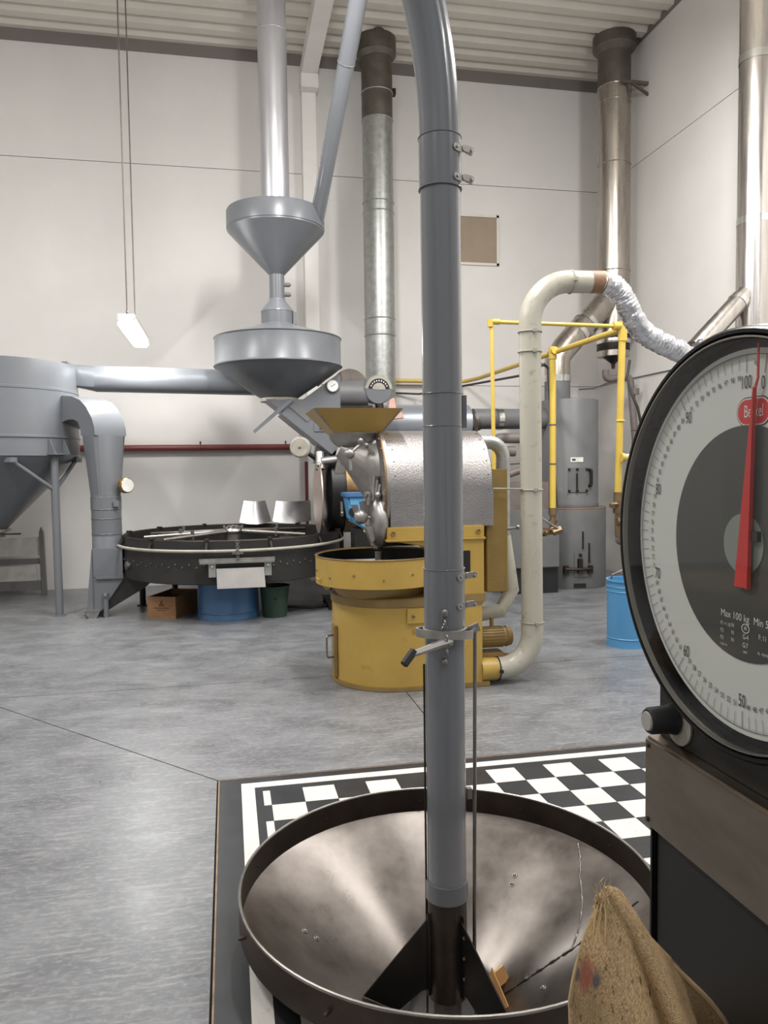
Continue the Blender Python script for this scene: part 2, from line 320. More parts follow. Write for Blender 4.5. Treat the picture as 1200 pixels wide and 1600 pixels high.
def text(s, size, loc, ux, uy, m, name, parent, xs=1.0, depth=.0006, align='CENTER'):
    cu = bpy.data.curves.new('lettering', 'FONT'); cu.body = s; cu.size = size; cu.align_x = align; cu.align_y = 'CENTER'; cu.resolution_u = 3; cu.extrude = 0
    t = bpy.data.objects.new('lettering', cu); COL.objects.link(t); dg = bpy.context.evaluated_depsgraph_get(); me = bpy.data.meshes.new_from_object(t.evaluated_get(dg))
    vs = [v.co.copy() for v in me.vertices]; fs = [tuple(p.vertices) for p in me.polygons]; bpy.data.objects.remove(t); bpy.data.curves.remove(cu); bpy.data.meshes.remove(me)
    ux = V3(ux); uy = V3(uy); b = B(); b.add([V3(loc)+ux*(v.x*xs)+uy*v.y for v in vs], fs)
    return b if name is None else b.out(name, m, parent)
def merge(bs):
    r = B()
    for b in bs: r.add(b.v, b.f)
    return r

# ------------------------------------------------------------------ the room
XR, YB, ZC = 5.524, 10.85, 7.2      # right wall, back wall, underside of the roof deck
def inset(poly, d):
    n = len(poly); res = []
    for i in range(n):
        p, q, r = Vector(poly[i-1]), Vector(poly[i]), Vector(poly[(i+1) % n])
        e1 = (q-p).normalized(); e2 = (r-q).normalized(); n1 = Vector((-e1.y, e1.x)); n2 = Vector((-e2.y, e2.x))
        k = 1+n1.dot(n2); res.append(q+(n1+n2)*(d/max(k, .05)))
    return res
fl = struct(B().span((-6.5, -6.2, -.30), (-.08, YB, -.018)).span((2.62, -6.2, -.30), (XR, YB, -.018)).span((-.08, 3.868, -.30), (2.62, YB, -.018)).span((-.08, -6.2, -.30), (2.62, 1.55, -.018)).out('floor', 'dark'))
slabs = [[(-6.5, 5.67), (XR, 5.67), (XR, YB), (-6.5, YB)],
         [(-.085, 3.873), (1.18, 3.873), (1.18, 5.67), (-1.72, 5.67)],
         [(1.18, 3.873), (2.625, 3.873), (2.625, -6.2), (XR, -6.2), (XR, 5.67), (1.18, 5.67)],
         [(-6.5, -6.2), (-.085, -6.2), (-.085, 3.873), (-1.72, 5.67), (-6.5, 5.67)],
         [(-.085, -6.2), (2.625, -6.2), (2.625, 1.545), (-.085, 1.545)]]
for p in slabs:
    q = inset(p, .0035); B().prism([(v.x, v.y) for v in q], (0, 0, -.018), (1, 0, 0), (0, 1, 0), (0, 0, .018)).out('slab', 'floor', fl)
def wall(name, a, b): return struct(B().span(a, b).out(name, 'joint'))
wb = wall('wall_back', (-6.5, YB+.02, -.3), (XR+.3, YB+.25, 7.5))
wr = wall('wall_right', (XR+.02, -6.2, -.3), (XR+.3, YB+.02, 7.5))
wl = wall('wall_left', (-6.75, -6.2, -.3), (-6.52, YB+.25, 7.5))
for z0, z1 in ((-.02, 2.735), (2.743, 5.607), (5.615, 7.3)):
    for x0, x1 in ((-6.5, 1.2), (1.203, XR)): B().span((x0, YB, z0), (x1, YB+.03, z1)).out('wall_panel', 'wall', wb)
    B().span((XR, -6.2, z0), (XR+.03, YB, z1)).out('wall_panel', 'wall', wr)
    B().span((-6.53, -6.2, z0), (-6.5, YB, z1)).out('wall_panel', 'wall', wl)
# roof deck: trapezoidal sheet with its ribs along x
pts = []; y = -6.3; pit = .31
while y < YB+.3:
    pts += [(y, 0), (y+.13, 0), (y+.175, .075), (y+.265, .075)]; y += pit
vs = []; fs = []
for i, (yy, h) in enumerate(pts): vs += [(-6.6, yy, ZC+h), (XR+.2, yy, ZC+h)]
for i in range(len(pts)-1): fs.append((2*i, 2*i+1, 2*i+3, 2*i+2))
for i, (yy, h) in enumerate(pts): vs += [(-6.6, yy, ZC+h+.03), (XR+.2, yy, ZC+h+.03)]
k = 2*len(pts)
for i in range(len(pts)-1): fs.append((k+2*i, k+2*i+2, k+2*i+3, k+2*i+1))
struct(B().add(vs, fs).out('ceiling', 'ceil', sharp=20))
struct(B().span((-6.5, YB-.02, 7.05), (XR, YB, 7.26)).out('trim_1', 'ceiltrim'))
struct(B().span((XR-.012, -6.2, 7.16), (XR, YB-.02, 7.26)).out('trim_2', 'ceiltrim'))
# white steel column with the beam it carries
struct(B().span((1.10, 10.66, 0), (1.29, YB, 6.78)).out('trim_3', 'white', bevel=.004))
bm_ = B().span((1.09, -6.2, 6.80), (1.30, YB, 6.98)).span((1.13, -6.2, 6.98), (1.26, YB, ZC)).span((1.08, 10.5, 6.62), (1.31, YB-.19, 6.80))
struct(bm_.out('trim_4', 'white', bevel=.004))
bo = B()
for z in (6.45, 5.86): bo.bolt((1.05, YB-.004, z), (0, -1, 0), .022, .014).bolt((1.34, YB-.004, z), (0, -1, 0), .022, .014)
# small internal window high on the back wall
w1 = B()
x0, x1, z0, z1 = 3.10, 3.945, 4.47, 5.19
for a, b in (((x0, z0), (x1, z0+.035)), ((x0, z1-.035), (x1, z1)), ((x0, z0), (x0+.035, z1)), ((x1-.035, z0), (x1, z1))): w1.span((a[0], YB-.025, a[1]), (b[0], YB+.01, b[1]))
wn = struct(w1.out('window_1', 'ceil'))
B().span((x0+.03, YB-.006, z0+.03), (x1-.03, YB-.001, z1-.03)).out('window_backing', 'winroom', wn)
B().span((x0+.03, YB-.018, z0+.03), (x1-.03, YB-.014, z1-.03)).out('window_pane', 'wglass', wn)

# ------------------------------------------------------------------ pit cover board with the checker pattern
cx, cy = .693, 2.44
X0, X1, Y0, Y1 = -.08, 2.62, 1.55, 3.868
bd = thing('checkered_board', (1.27, 2.7, 0), 'pit cover painted in black and white checks with a white border, set in the floor', 'floor board')
HR = .575
def ringplate(x0, x1, y0, y1, hr, z0, z1):
    n = 64; b = B(); ring = [(cx+hr*math.cos(2*PI*i/n), cy+hr*math.sin(2*PI*i/n)) for i in range(n)]; outer = []
    for i in range(n):
        t = 2*PI*i/n; dx, dy = math.cos(t), math.sin(t); k = 1e9
        if dx > 1e-9: k = min(k, (x1-cx)/dx)
        if dx < -1e-9: k = min(k, (x0-cx)/dx)
        if dy > 1e-9: k = min(k, (y1-cy)/dy)
        if dy < -1e-9: k = min(k, (y0-cy)/dy)
        outer.append([cx+dx*k, cy+dy*k])
    for q in ((x0, y0), (x0, y1), (x1, y0), (x1, y1)):
        j = min(range(n), key=lambda i: (outer[i][0]-q[0])**2+(outer[i][1]-q[1])**2); outer[j] = list(q)
    vs = [(*p, z1) for p in ring]+[(*p, z1) for p in outer]+[(*p, z0) for p in ring]+[(*p, z0) for p in outer]; fs = []
    for i in range(n):
        j = (i+1) % n; fs += [(i, j, n+j, n+i), (2*n+i, 3*n+i, 3*n+j, 2*n+j), (n+i, n+j, 3*n+j, 3*n+i), (i, 2*n+i, 2*n+j, j)]
    return b.add(vs, fs)
ringplate(X0+.004, X1-.004, Y0+.004, Y1-.004, HR, -.035, -.001).out('board', 'bdblack', bd)
e = B(); t = .005
e.span((X0-.001, Y0, -.035), (X0+t, Y1, .0006)).span((X1-t, Y0, -.035), (X1, Y1, .0006)).span((X0+t, Y1-t, -.035), (X1-t, Y1, .0006)).span((X0+t, Y0, -.035), (X1-t, Y0+t, .0006))
e.out('board_edge', 'edgewood', bd)
s_ = B(); zt = .0012
s_.span((.03, Y0+.11, -.002), (.0935, 3.80, zt)).span((.0935, 3.74, -.002), (X1-.11, 3.80, zt)).span((X1-.17, Y0+.11, -.002), (X1-.11, 3.74, zt)).span((.0935, Y0+.11, -.002), (X1-.17, Y0+.17, zt))
s_.out('border_line', 'bdwhite', bd)
def tile(x0, x1, y0, y1, white):
    far = max(math.hypot(x-cx, y-cy) for x in (x0, x1) for y in (y0, y1)); 
    if far < HR+.01: return
    nx = max(0, x0-cx, cx-x1); ny = max(0, y0-cy, cy-y1); near = math.hypot(nx, ny)
    g = .0007; x0 += g; x1 -= g; y0 += g; y1 -= g; z1 = zt; b = B()
    if near > HR+.004: b.span((x0, y0, -.002), (x1, y1, z1))
    else:
        n = 6
        for i in range(n):
            for j in range(n):
                a0, a1, b0, b1 = x0+(x1-x0)*i/n, x0+(x1-x0)*(i+1)/n, y0+(y1-y0)*j/n, y0+(y1-y0)*(j+1)/n
                if min(math.hypot(px-cx, py-cy) for px in (a0, a1) for py in (b0, b1)) > HR+.002: b.add([(a0, b0, z1), (a1, b0, z1), (a1, b1, z1), (a0, b1, z1)], [(0, 1, 2, 3)])
        if not b.f: return
    b.out('checker_tile', 'bdwhite' if white else 'bdblack', bd)
r = 0; yt = 3.69
while yt > Y0+.24:
    yb = max(yt-.165, Y0+.24)
    xs = [.130, .165]+[.165+.156*k for k in range(1, 15)]+[X1-.22]
    for c in range(len(xs)-1): tile(xs[c], xs[c+1], yb, yt, (c+r) % 2 == 0)
    yt -= .165; r += 1

# ------------------------------------------------------------------ intake bowl
bw = thing('intake_bowl', (cx, cy, 0), 'wide round worn steel intake bowl sunk through the checkered board', 'hopper')
Rb = .685; zr = .185
B().lathe([(Rb, zr), (Rb+.006, zr), (Rb+.006, .082), (Rb, .078), (Rb-.002, .086), (Rb-.002, zr)], (cx, cy, 0), seg=96, closed=True).out('rim_band', 'bowlrim', bw)
B().torus((cx, cy, zr), (0, 0, 1), Rb+.003, .0055, 96, 8).out('rim_bead', 'steel', bw)
prof = [(Rb-.002, .090), (.62, .048), (.5, -.035), (.35, -.135), (.22, -.225), (.13, -.285), (.12, -.40)]
B().lathe(prof+[(p[0]+.006 if i < 6 else p[0]+.006, p[1]-.006) for i, p in reversed(list(enumerate(prof)))], (cx, cy, 0), seg=96, closed=True).out('cone', 'bowl', bw)
def cone_pt(ang, rr, dz=.002):
    for (r0, h0), (r1, h1) in zip(prof, prof[1:]):
        if r1 <= rr <= r0: h = h0+(h1-h0)*(r0-rr)/(r0-r1); break
    return Vector((cx+rr*math.cos(ang), cy+rr*math.sin(ang), h+dz))
def seam(keys, base, amp):
    pts = []
    for (a0, r0), (a1, r1) in zip(keys, keys[1:]):
        for k in range(14): f = k/14; pts.append(cone_pt(a0+(a1-a0)*f+.004*math.sin(k*2.3+a0*9), r0+(r1-r0)*f, .0005))
    B().tube(pts, [base+amp*math.sin(i*1.9)*math.sin(i*.7) for i in range(len(pts))], 6).out('weld_seam', 'bowl', bw)
seam([(-.2, .16), (-.205, .30), (-.205, .42), (-.18, .67)], .0045, .0035)
seam([(.436, .675), (.262, .575), (-.017, .48), (-.205, .42)], .003, .0015)
rv = B()
for a, rr in ((.724, .49), (.716, .46), (2.845, .49), (2.836, .45), (-.5, .32)):
    p = cone_pt(a, rr, .001); rv.torus(p, (math.cos(a)*-.5, math.sin(a)*-.5, .8), .009, .0022, 12, 6).ball(p, .006, 8, 5)
outs(rv, 'rivet', 'steel', bw, 2)
rb = B()
for k in range(10):
    a = 2*PI*k/10+.2; rb.bolt((cx+(Rb+.006)*math.cos(a), cy+(Rb+.006)*math.sin(a), .135), (math.cos(a), math.sin(a), 0), .006, .014).bolt((cx+(Rb-.002)*math.cos(a), cy+(Rb-.002)*math.sin(a), .135), (-math.cos(a), -math.sin(a), 0), .005, .004)
outs(rb, 'rim_bolt', 'bowlrim', bw)
# folded cardboard scrap in the bowl
cb = B().prism([(0, 0), (.13, .02), (.115, .07), (.02, .05)], (.80, 2.40, -.250), (.92, .39, 0), (-.1, .3, .95), (.003, -.006, .002)).prism([(0, 0), (.10, .0), (.03, .11)], (.80, 2.38, -.245), (.75, -.62, 0), (.2, .5, .84), (-.004, -.004, .002))
tag(cb.out('cardboard_scrap', 'cork'), 'folded brown cardboard scrap lying at the bottom of the steel bowl', 'cardboard')

# ------------------------------------------------------------------ vertical intake pipe standing in the bowl
ip = thing('intake_pipe', (cx, cy, -.2), 'thick glossy grey suction pipe standing upright in the steel bowl, bending away at the top', 'pipe')
R = .0655
def ax(z): return Vector((cx+.0015*(1.0-z), cy, z))
B().cyl(ax(.14), ax(1.0), R, seg=40).out('lower_tube', 'pole', ip)
B().cyl(ax(1.0), ax(1.22), R+.002, seg=40).out('lower_sleeve', 'pole', ip)
B().cyl(ax(1.22), ax(1.79), R-.001, seg=40).out('middle_tube', 'pole', ip)
B().cyl(ax(1.79), ax(2.44), R-.001, seg=40).out('upper_tube', 'pole', ip)
B().cyl(ax(2.44), ax(2.60), R+.003, seg=40).out('upper_sleeve', 'pole', ip)
arc = []
for k in range(25):
    a = 1.25*k/24; Rr = 1.35; d = Vector((-.72, -.35, 0)).normalized(); arc.append(ax(2.60)+d*(Rr*(1-math.cos(a)))+Vector((0, 0, Rr*math.sin(a))))
arc.append(arc[-1]+(arc[-1]-arc[-2]).normalized()*3.4)
B().tube(arc, R, 36).out('bend', 'pole', ip)
sm = B()
for z, rr in ((1.0, R+.003), (1.22, R+.003), (1.79, R+.001), (1.685, R), (2.44, R+.004), (2.60, R+.004)): sm.torus(ax(z), (0, 0, 1), rr, .0016, 40, 6)
outs(sm, 'seam_ring', 'pole', ip)
def latch(z, big):
    p = ax(z)+Vector((R*.55, -R*.84, 0)); n = Vector((.55, -.84, 0)); tdir = Vector((.84, .55, 0)); b = B()
    def lozenge(c, u, L, w, t):
        poly = []
        for k in range(9): a = PI/2+PI*k/8; poly.append((-L/2+w*math.cos(a), w*math.sin(a)))
        for k in range(9): a = -PI/2+PI*k/8; poly.append((L/2+w*math.cos(a), w*math.sin(a)))
        b.prism(poly, c, u, (0, 0, 1), V3(n)*t)
    lozenge(p-n*.003+tdir*.008, tdir, .026, .0110, .010)
    c2 = p+tdir*.046+n*.006; lozenge(c2+Vector((0, 0, .003)), (tdir*.95+n*.2).normalized(), .026, .0100, .008)
    b.bolt(p+n*.006, n, .0045, .004).bolt(c2+n*.008+tdir*.012, n, .0055, .005)
    if big: b.tube([c2, c2+tdir*.022+Vector((0, 0, -.003)), c2+tdir*.036+Vector((0, 0, .014))], [.008, .007, .004], 8)
    b.out('latch', 'cast', ip)
for z, f in ((1.195, 0), (1.10, 0), (2.555, 1), (2.465, 1)): latch(z, f)
B().span((cx+R-.002, cy-.014, 1.68), (cx+R+.012, cy+.012, 1.785)).out('joint_tab', 'grey', ip)
B().lathe([(R-.001, .105), (R+.006, .105), (R+.006, .165), (R-.001, .165)], (cx, cy, 0), seg=40, closed=True).out('collar', 'grey', ip)
B().cyl((cx, cy, -.235), (cx, cy, .125), R+.001, seg=40).out('dark_sleeve', 'sleeve', ip)
B().cyl((cx, cy, -.40), (cx, cy, -.23), .048, seg=32).out('inner_tube', 'stain2', ip)
def fin(ang, poly, zshift=0):
    u = Vector((math.cos(ang), math.sin(ang), 0)); n = Vector((-u.y, u.x, 0))*.005
    b = B().prism(poly, Vector((cx, cy, 0)), u, (0, 0, 1), n)
    b.prism([(poly[0][0]-.004, poly[0][1]), (poly[0][0]+.016, poly[0][1]), (poly[0][0]+.016, -.22), (poly[0][0]-.004, -.22)], Vector((cx, cy, 0))+n, u, (0, 0, 1), n*.8)
    f = b.out('fin', 'fin', ip); q = B()
    for z in (0.0, -.07, -.14): q.bolt(Vector((cx, cy, z))+u*(R+.022)-n*.05, -n, .006, .004)
    outs(q, 'fin_bolt', 'steel', f)
finpoly = [(R-.004, .062), (R+.012, .040), (.305, -.162), (.185, -.246), (.100, -.20), (R-.004, -.20)]
fin(math.radians(190), finpoly); fin(math.radians(-66), finpoly); fin(math.radians(75), finpoly)
# hinged ring clamp with its handle, its chain and the push rod
zc = 1.005
cl = B().lathe([(.088, -.013), (.096, -.013), (.096, .013), (.088, .013)], (cx-.002, cy-.006, zc), (.06, .10, 1), 48, True)
cl.box((cx+.096, cy-.018, zc+.012), (.035, .012, .028), ry=-.35).bolt((cx+.093, cy-.026, zc+.008), (0, -1, 0), .009, .006).box((cx, cy-R-.006, zc+.004), (.02, .03, .018)).box((cx-R-.008, cy, zc), (.03, .016, .018))
clo = cl.out('ring_clamp', 'cast', ip)
h0 = Vector((cx-.025, cy-.092, zc-.012)); h1 = Vector((.545, 2.30, .972)); h2 = Vector((.515, 2.28, .945))
B().tube([h0+Vector((.02, .004, .004)), h0.lerp(h1, .35), h1], [.016, .012, .0105], 6).out('clamp_arm', 'cast', clo)
B().tube([h1-(h2-h1)*.35, h2-(h2-h1)*.1], .0135, 6).out('grip', 'rubber', clo)
ch = B(); zz = 1.075
B().torus((cx, cy, zc+.014), (0, 0, 1), R+.003, .004, 40, 8).out('stop_ring', 'cream', ip)
for k in range(6):
    ch.torus((cx-.022, cy-R-.036 if zz > .95 and zz < 1.03 else cy-R-.012, zz), (1, 0, 0) if k % 2 else (0, 1, 0), .0095, .0028, 12, 6); zz -= .022
ch.bolt((cx-.022, cy-R-.004, 1.085), (0, -1, 0), .012, .012).bolt((cx-.022, cy-R-.004, .925), (0, -1, 0), .010, .010)
ch.out('chain', 'steel', ip)
B().cyl((cx+.100, cy-.016, 1.02), (cx+.092, cy-.006, -.36), .0062, seg=10).out('push_rod', 'steel', ip)
B().cyl((cx-R-.003, cy+.012, .9), (cx-R-.003, cy+.012, -.36), .0035, seg=8).out('guide_wire', 'soot', ip)
B().span((cx+R+.004, cy-.02, .44), (cx+R+.02, cy+.0, .475)).out('rod_guide', 'steel', ip)

# ------------------------------------------------------------------ dial scale on the right
YC, ZC2 = .815, 1.455
sc = thing('dial_scale', (.68, YC, 0), 'tall black floor scale with a large round white weighing dial and stainless panel', 'scale')
AX = (-1, 0, 0)
def dp(ang, rr, x): return Vector((x, YC+rr*math.sin(ang), ZC2+rr*math.cos(ang)))
B().lathe([(1e-4, -.16), (.20, -.155), (.243, -.13), (.2535, -.08), (.2565, -.02), (.2535, .000), (.250, .004), (.246, .004), (.2425, -.004), (.2425, -.016), (.2425, -.022), (1e-4, -.022)], (.582, YC, ZC2), AX, 96).out('housing', 'scaleblk', sc)
B().lathe([(.2428, -.004), (.2408, -.004), (.2408, .0038), (.2428, .0038)], (.582, YC, ZC2), AX, 96, True).out('bezel_ring', 'steel', sc)
B().lathe([(.2428, -.004), (.2400, -.004), (.2392, -.021), (.2428, -.021)], (.582, YC, ZC2), AX, 96, True).out('bezel_wall', 'scaleblk', sc)
B().lathe([(1e-4, .0), (.2392, .0), (.2392, -.003), (1e-4, -.003)], (.582, YC, ZC2), AX, 96).out('dial_glass', 'glass', sc)
dl = B().lathe([(1e-4, .0), (.2295, .0), (.2295, -.003), (1e-4, -.003)], (.600, YC, ZC2), AX, 96).out('dial_face', 'dial', sc)
B().lathe([(1e-4, .0012), (.1405, .0012), (.1405, -.001), (1e-4, -.001)], (.600, YC-.006, ZC2), AX, 72).out('dial_center', 'dialgrey', sc)
B().lathe([(1e-4, .0022), (.036, .0022), (.036, 0), (1e-4, 0)], (.600, YC-.006, ZC2), AX, 40).out('dial_hub', 'hub', sc)
tk = B(); XT = .5988
def tickang(n): return math.radians(-2.0+3.68*(100-n)) if n >= 50 else math.radians(182+3.34*(50-n))
def bar(b, a, r0, r1, w, x=XT):
    tdir = Vector((0, math.cos(a), -math.sin(a)))*w/2; p, q = dp(a, r0, x), dp(a, r1, x); b.add([p-tdir, p+tdir, q+tdir, q-tdir], [(0, 1, 2, 3)])
for n in range(0, 101):
    bar(tk, tickang(n), .2055 if n % 10 else .2015, .2225, .0006 if n % 10 else .0009)
    if n < 100:
        for q in range(1, 5): bar(tk, tickang(n+q/5), .2190, .2225, .0003)
for k in range(144):
    a, b_ = 2*PI*k/144, 2*PI*(k+1)/144
    tk.add([dp(a, .2222, XT), dp(b_, .2222, XT), dp(b_, .2229, XT), dp(a, .2229, XT)], [(0, 1, 2, 3)])
tk.out('tick_marks', 'print', sc)
nums = []
for n in range(0, 101):
    big = n % 10 == 0; a = tickang(n); p = dp(a, .1955 if not big else .190, XT)
    nums.append(text(str(n), .0225 if big else .0098, p, (0, -1, 0), (0, 0, 1), None, None, None, .60 if big else .72))
nums.append(text('kg', .010, dp(math.radians(-6.5), .2135, XT), (0, -1, 0), (0, 0, 1), None, None, None, .8))
merge(nums).out('numerals', 'print', sc)
wt = []
for s, sz, yy, zz, al, xs in (('Max 100 kg', .0125, .850, 1.366, 'LEFT', .92), ('Min 5', .0125, .789, 1.366, 'LEFT', .92),
        ('F1 = 10', .007, .850, 1.353, 'LEFT', .9), ('F2', .007, .850, 1.344, 'LEFT', .9), ('F3', .007, .850, 1.335, 'LEFT', .9), ('N', .007, .829, 1.354, 'LEFT', .9), ('N', .007, .829, 1.345, 'LEFT', .9), ('N', .007, .829, 1.336, 'LEFT', .9), ('COD  N', .004, .850, 1.327, 'LEFT', .9),
        ('G-4', .0085, .808, 1.344, 'LEFT', .8), ('G:7', .0085, .808, 1.334, 'LEFT', .8), ('LIBER', .004, .807, 1.326, 'LEFT', .8), ('F: 11', .009, .780, 1.349, 'LEFT', .8), ('N.  MATR.', .005, .781, 1.330, 'LEFT', .9)):
    wt.append(text(s, sz, (.5984, yy, zz), (0, -1, 0), (0, 0, 1), None, None, None, xs, align=al))
oval = B()
for k in range(20):
    a, b_ = 2*PI*k/20, 2*PI*(k+1)/20
    f = lambda t, rr: Vector((.5984, .803+rr*1.25*math.cos(t), 1.3545+rr*math.sin(t)))
    oval.add([f(a, .0048), f(b_, .0048), f(b_, .0058), f(a, .0058)], [(0, 1, 2, 3)])
wt.append(oval); wt.append(text('80', .006, (.5984, .803, 1.3545), (0, -1, 0), (0, 0, 1), None, None, None, .8))
merge(wt).out('capacity_text', 'wprint', sc)
def rrect(hw, hh, x, t, c):
    poly = []
    for k in range(11): a = PI/2+PI*k/10; poly.append((-(hw-hh)+hh*math.cos(a), hh*math.sin(a)))
    for k in range(11): a = -PI/2+PI*k/10; poly.append(((hw-hh)+hh*math.cos(a), hh*math.sin(a)))
    return B().prism(poly, (x, c[0], c[1]), (0, -1, 0), (0, 0, 1), (-t, 0, 0))
bc = (.795, 1.6105)
bg = rrect(.0300, .0172, .600, .0008, bc).out('maker_badge', 'print', sc)
rrect(.0287, .0159, .5993, .0004, bc).out('badge_border', 'wprint', bg); rrect(.0272, .0143, .5990, .0004, bc).out('badge_field', 'badge', bg)
text('Berkel', .0205, (.5984, bc[0]-.001, bc[1]), (0, -1, 0), (0, 0, 1), 'wprint', 'badge_text', bg, .64)
B().prism([(.817, 1.404), (.791, 1.404), (.784, 1.637), (.7885, 1.637)], (.5945, 0, 0), (0, 1, 0), (0, 0, 1), (-.002, 0, 0)).prism([(.7875, 1.637), (.784, 1.634), (.7795, 1.648), (.7795, 1.687), (.7818, 1.687), (.7822, 1.648)], (.5945, 0, 0), (0, 1, 0), (0, 0, 1), (-.0015, 0, 0)).out('needle', 'needle', sc)
B().prism([(.792, 1.404), (.790, 1.404), (.7835, 1.637), (.7845, 1.637)], (.5945, 0, 0), (0, 1, 0), (0, 0, 1), (-.005, 0, 0)).out('needle_flange', 'needle', sc)
B().box((.596, .783, 1.466), (.007, .012, .012)).out('needle_pivot', 'rubber', sc)
hs = []
B().span((.606, .640, 1.155), (.745, 1.004, 1.40)).out('neck', 'scalebody', sc, bevel=.006)
kn = B().lathe([(1e-4, .001), (.030, .001), (.030, -.004), (1e-4, -.004)], (.604, .948, 1.192), AX, 32).out('knob_plate', 'cream', sc)
B().lathe([(1e-4, .040), (.016, .040), (.0185, .036), (.0195, .010), (.022, .002), (1e-4, .002)], (.602, .957, 1.196), AX, 24).out('knob', 'rubber', kn)
B().lathe([(1e-4, .0425), (.0125, .0425), (.0135, .040), (1e-4, .040)], (.602, .957, 1.196), AX, 24).out('knob_cap', 'knobcap', kn)
pn = B().span((.583, .638, 1.028), (.76, 1.001, 1.160)).out('panel', 'panel', sc, bevel=.004)
q = B()
for yy in (.990, .650):
    for zz in (1.148, 1.040): q.bolt((.583, yy, zz), AX, .0035, .0015)
outs(q, 'panel_screw', 'soot', pn)
B().span((.598, .64, .13), (.76, .992, 1.03)).out('column', 'scalebody', sc, bevel=.004)
B().span((.592, .9905, .13), (.76, 1.001, 1.03)).out('column_edge', 'scaleblk', sc, bevel=.003)
B().span((.592, .64, .13), (.600, .655, 1.03)).out('column_edge', 'scaleblk', sc)
B().span((.03, .50, .02), (.78, 1.10, .13)).out('platform', 'scalebody', sc, bevel=.008)
for xx in (.08, .72):
    for yy in (.55, 1.05): B().cyl((xx, yy, 0), (xx, yy, .025), .02, seg=12).out('foot', 'rubber', sc)

# ------------------------------------------------------------------ jute sack on the scale's platform
sk = thing('jute_sack', (.40, .80, .13), 'open brown jute sack with a frayed peaked corner and red stamp, on the scale platform', 'sack')
def sack_mesh():
    # the mouth's hem runs from the left edge over the peaked corner and down to the right; u runs along it, v down the cloth
    hem = [(.346, .738, .975), (.342, .724, 1.012), (.345, .714, 1.050), (.355, .704, 1.096), (.366, .700, 1.124), (.384, .703, 1.112), (.402, .708, 1.078), (.440, .722, 1.035), (.486, .742, .985), (.535, .765, .930), (.577, .800, .865), (.578, .890, .790), (.530, .955, .770), (.470, .940, .785), (.425, .870, .830), (.380, .790, .900)]
    n = len(hem); b = B(); rows = 26; vs = []; fs = []; uv = []
    sub = 6; N = n*sub
    def cr(i, f):
        p0, p1, p2, p3 = [Vector(hem[(i+k) % n]) for k in (-1, 0, 1, 2)]
        return .5*((2*p1)+(p2-p0)*f+(2*p0-5*p1+4*p2-p3)*f*f+(3*p1-p0-3*p2+p3)*f**3)
    ring = [cr(i//sub, (i % sub)/sub) for i in range(N)]
    c = Vector((.45, .82, 0))
    for j in range(rows):
        t = j/(rows-1)
        for i, p in enumerate(ring):
            a = 2*PI*i/N; zb = .14
            z = p.z+(zb-p.z)*t
            tgt = Vector((.483+.100*math.cos(a-PI*.97), .83+.20*math.sin(a-PI*.97), 0))
            s = min(1, t*2.2)**.75; q = Vector((p.x, p.y, 0)).lerp(tgt, s)
            bul = 1+.10*math.sin(PI*min(1, max(0, (t-.1)/.9)))-(.25*max(0, (t-.9)/.1))
            q = c+(q-c)*bul if t > .02 else q
            # soft folds running down from the peak
            dpk = (i/sub-4.2); fold = .034*math.exp(-((dpk+.45)/.36)**2)*min(1, t*8)*math.exp(-t*1.0)-.022*math.exp(-((dpk+1.35)/.6)**2)*min(1, t*9)-.006*math.exp(-((dpk-1.1)/.5)**2)*min(1, t*9)
            w = .0035*math.sin(i*.9+t*9)+.003*math.sin(i*.37-t*14)
            nrm = (q-c).normalized() if (q-c).length > 1e-6 else Vector((1, 0, 0))
            toward = Vector((-.42, -.9, 0))
            q = q-toward*fold+nrm*w*min(1, t*5)
            vs.append(Vector((q.x, q.y, z))); uv.append((i/N*1.35, 1-t))
    for j in range(rows-1):
        for i in range(N): i2 = (i+1) % N; fs.append((j*N+i, j*N+i2, (j+1)*N+i2, (j+1)*N+i))
    fs.append(tuple((rows-1)*N+i for i in range(N)))
    return vs, fs, uv, ring
vs, fs, uvs, ring = sack_mesh()
me = bpy.data.meshes.new('sack_cloth'); so = bpy.data.objects.new('sack_cloth', me); COL.objects.link(so); so.parent = sk
me.from_pydata([tuple(v-ORG[sk.name]) for v in vs], [], fs); me.materials.append(M['burlap'])
ul = me.uv_layers.new(name='UVMap')
for p in me.polygons:
    us = [uvs[i] for i in p.vertices]; wrap = max(u[0] for u in us)-min(u[0] for u in us) > .7
    for li, u in zip(p.loop_indices, us): ul.data[li].uv = (u[0]+(1.35 if wrap and u[0] < .3 else 0), u[1])
for p in me.polygons: p.use_smooth = True
sm_ = so.modifiers.new('Solidify', 'SOLIDIFY'); sm_.thickness = .003
hp = [p+Vector((0, 0, -.004)) for p in ring]; hp.append(hp[0])
B().tube(hp, .0030, 6, False).out('hem', 'fray', sk)
fr = B(); rnd = random.Random(3)
for k in range(70):
    i = 4*6-5+int(rnd.gauss(2.6, 1.5)); p = ring[i % len(ring)]; up = rnd.random()
    d = Vector((rnd.gauss(-.05, .22), rnd.gauss(-.30, .2), rnd.gauss(.75, .3) if up < .28 else rnd.gauss(-.9, .25))).normalized(); L = rnd.uniform(.010, .030) if up < .28 else rnd.uniform(.012, .045)
    off = Vector((-.003, -.006, 0)); a = p+off; m1 = a+d*L*.5+Vector((rnd.gauss(-.003, .003), -.003, rnd.gauss(.001, .002))); fr.tube([a, m1, a+d*L+Vector((rnd.gauss(-.002, .004), 0, rnd.gauss(0, .003)))], [.0006, .0005, .0002], 4)
fo = fr.out('frayed_thread', 'fray', sk); fo['kind'] = 'stuff'

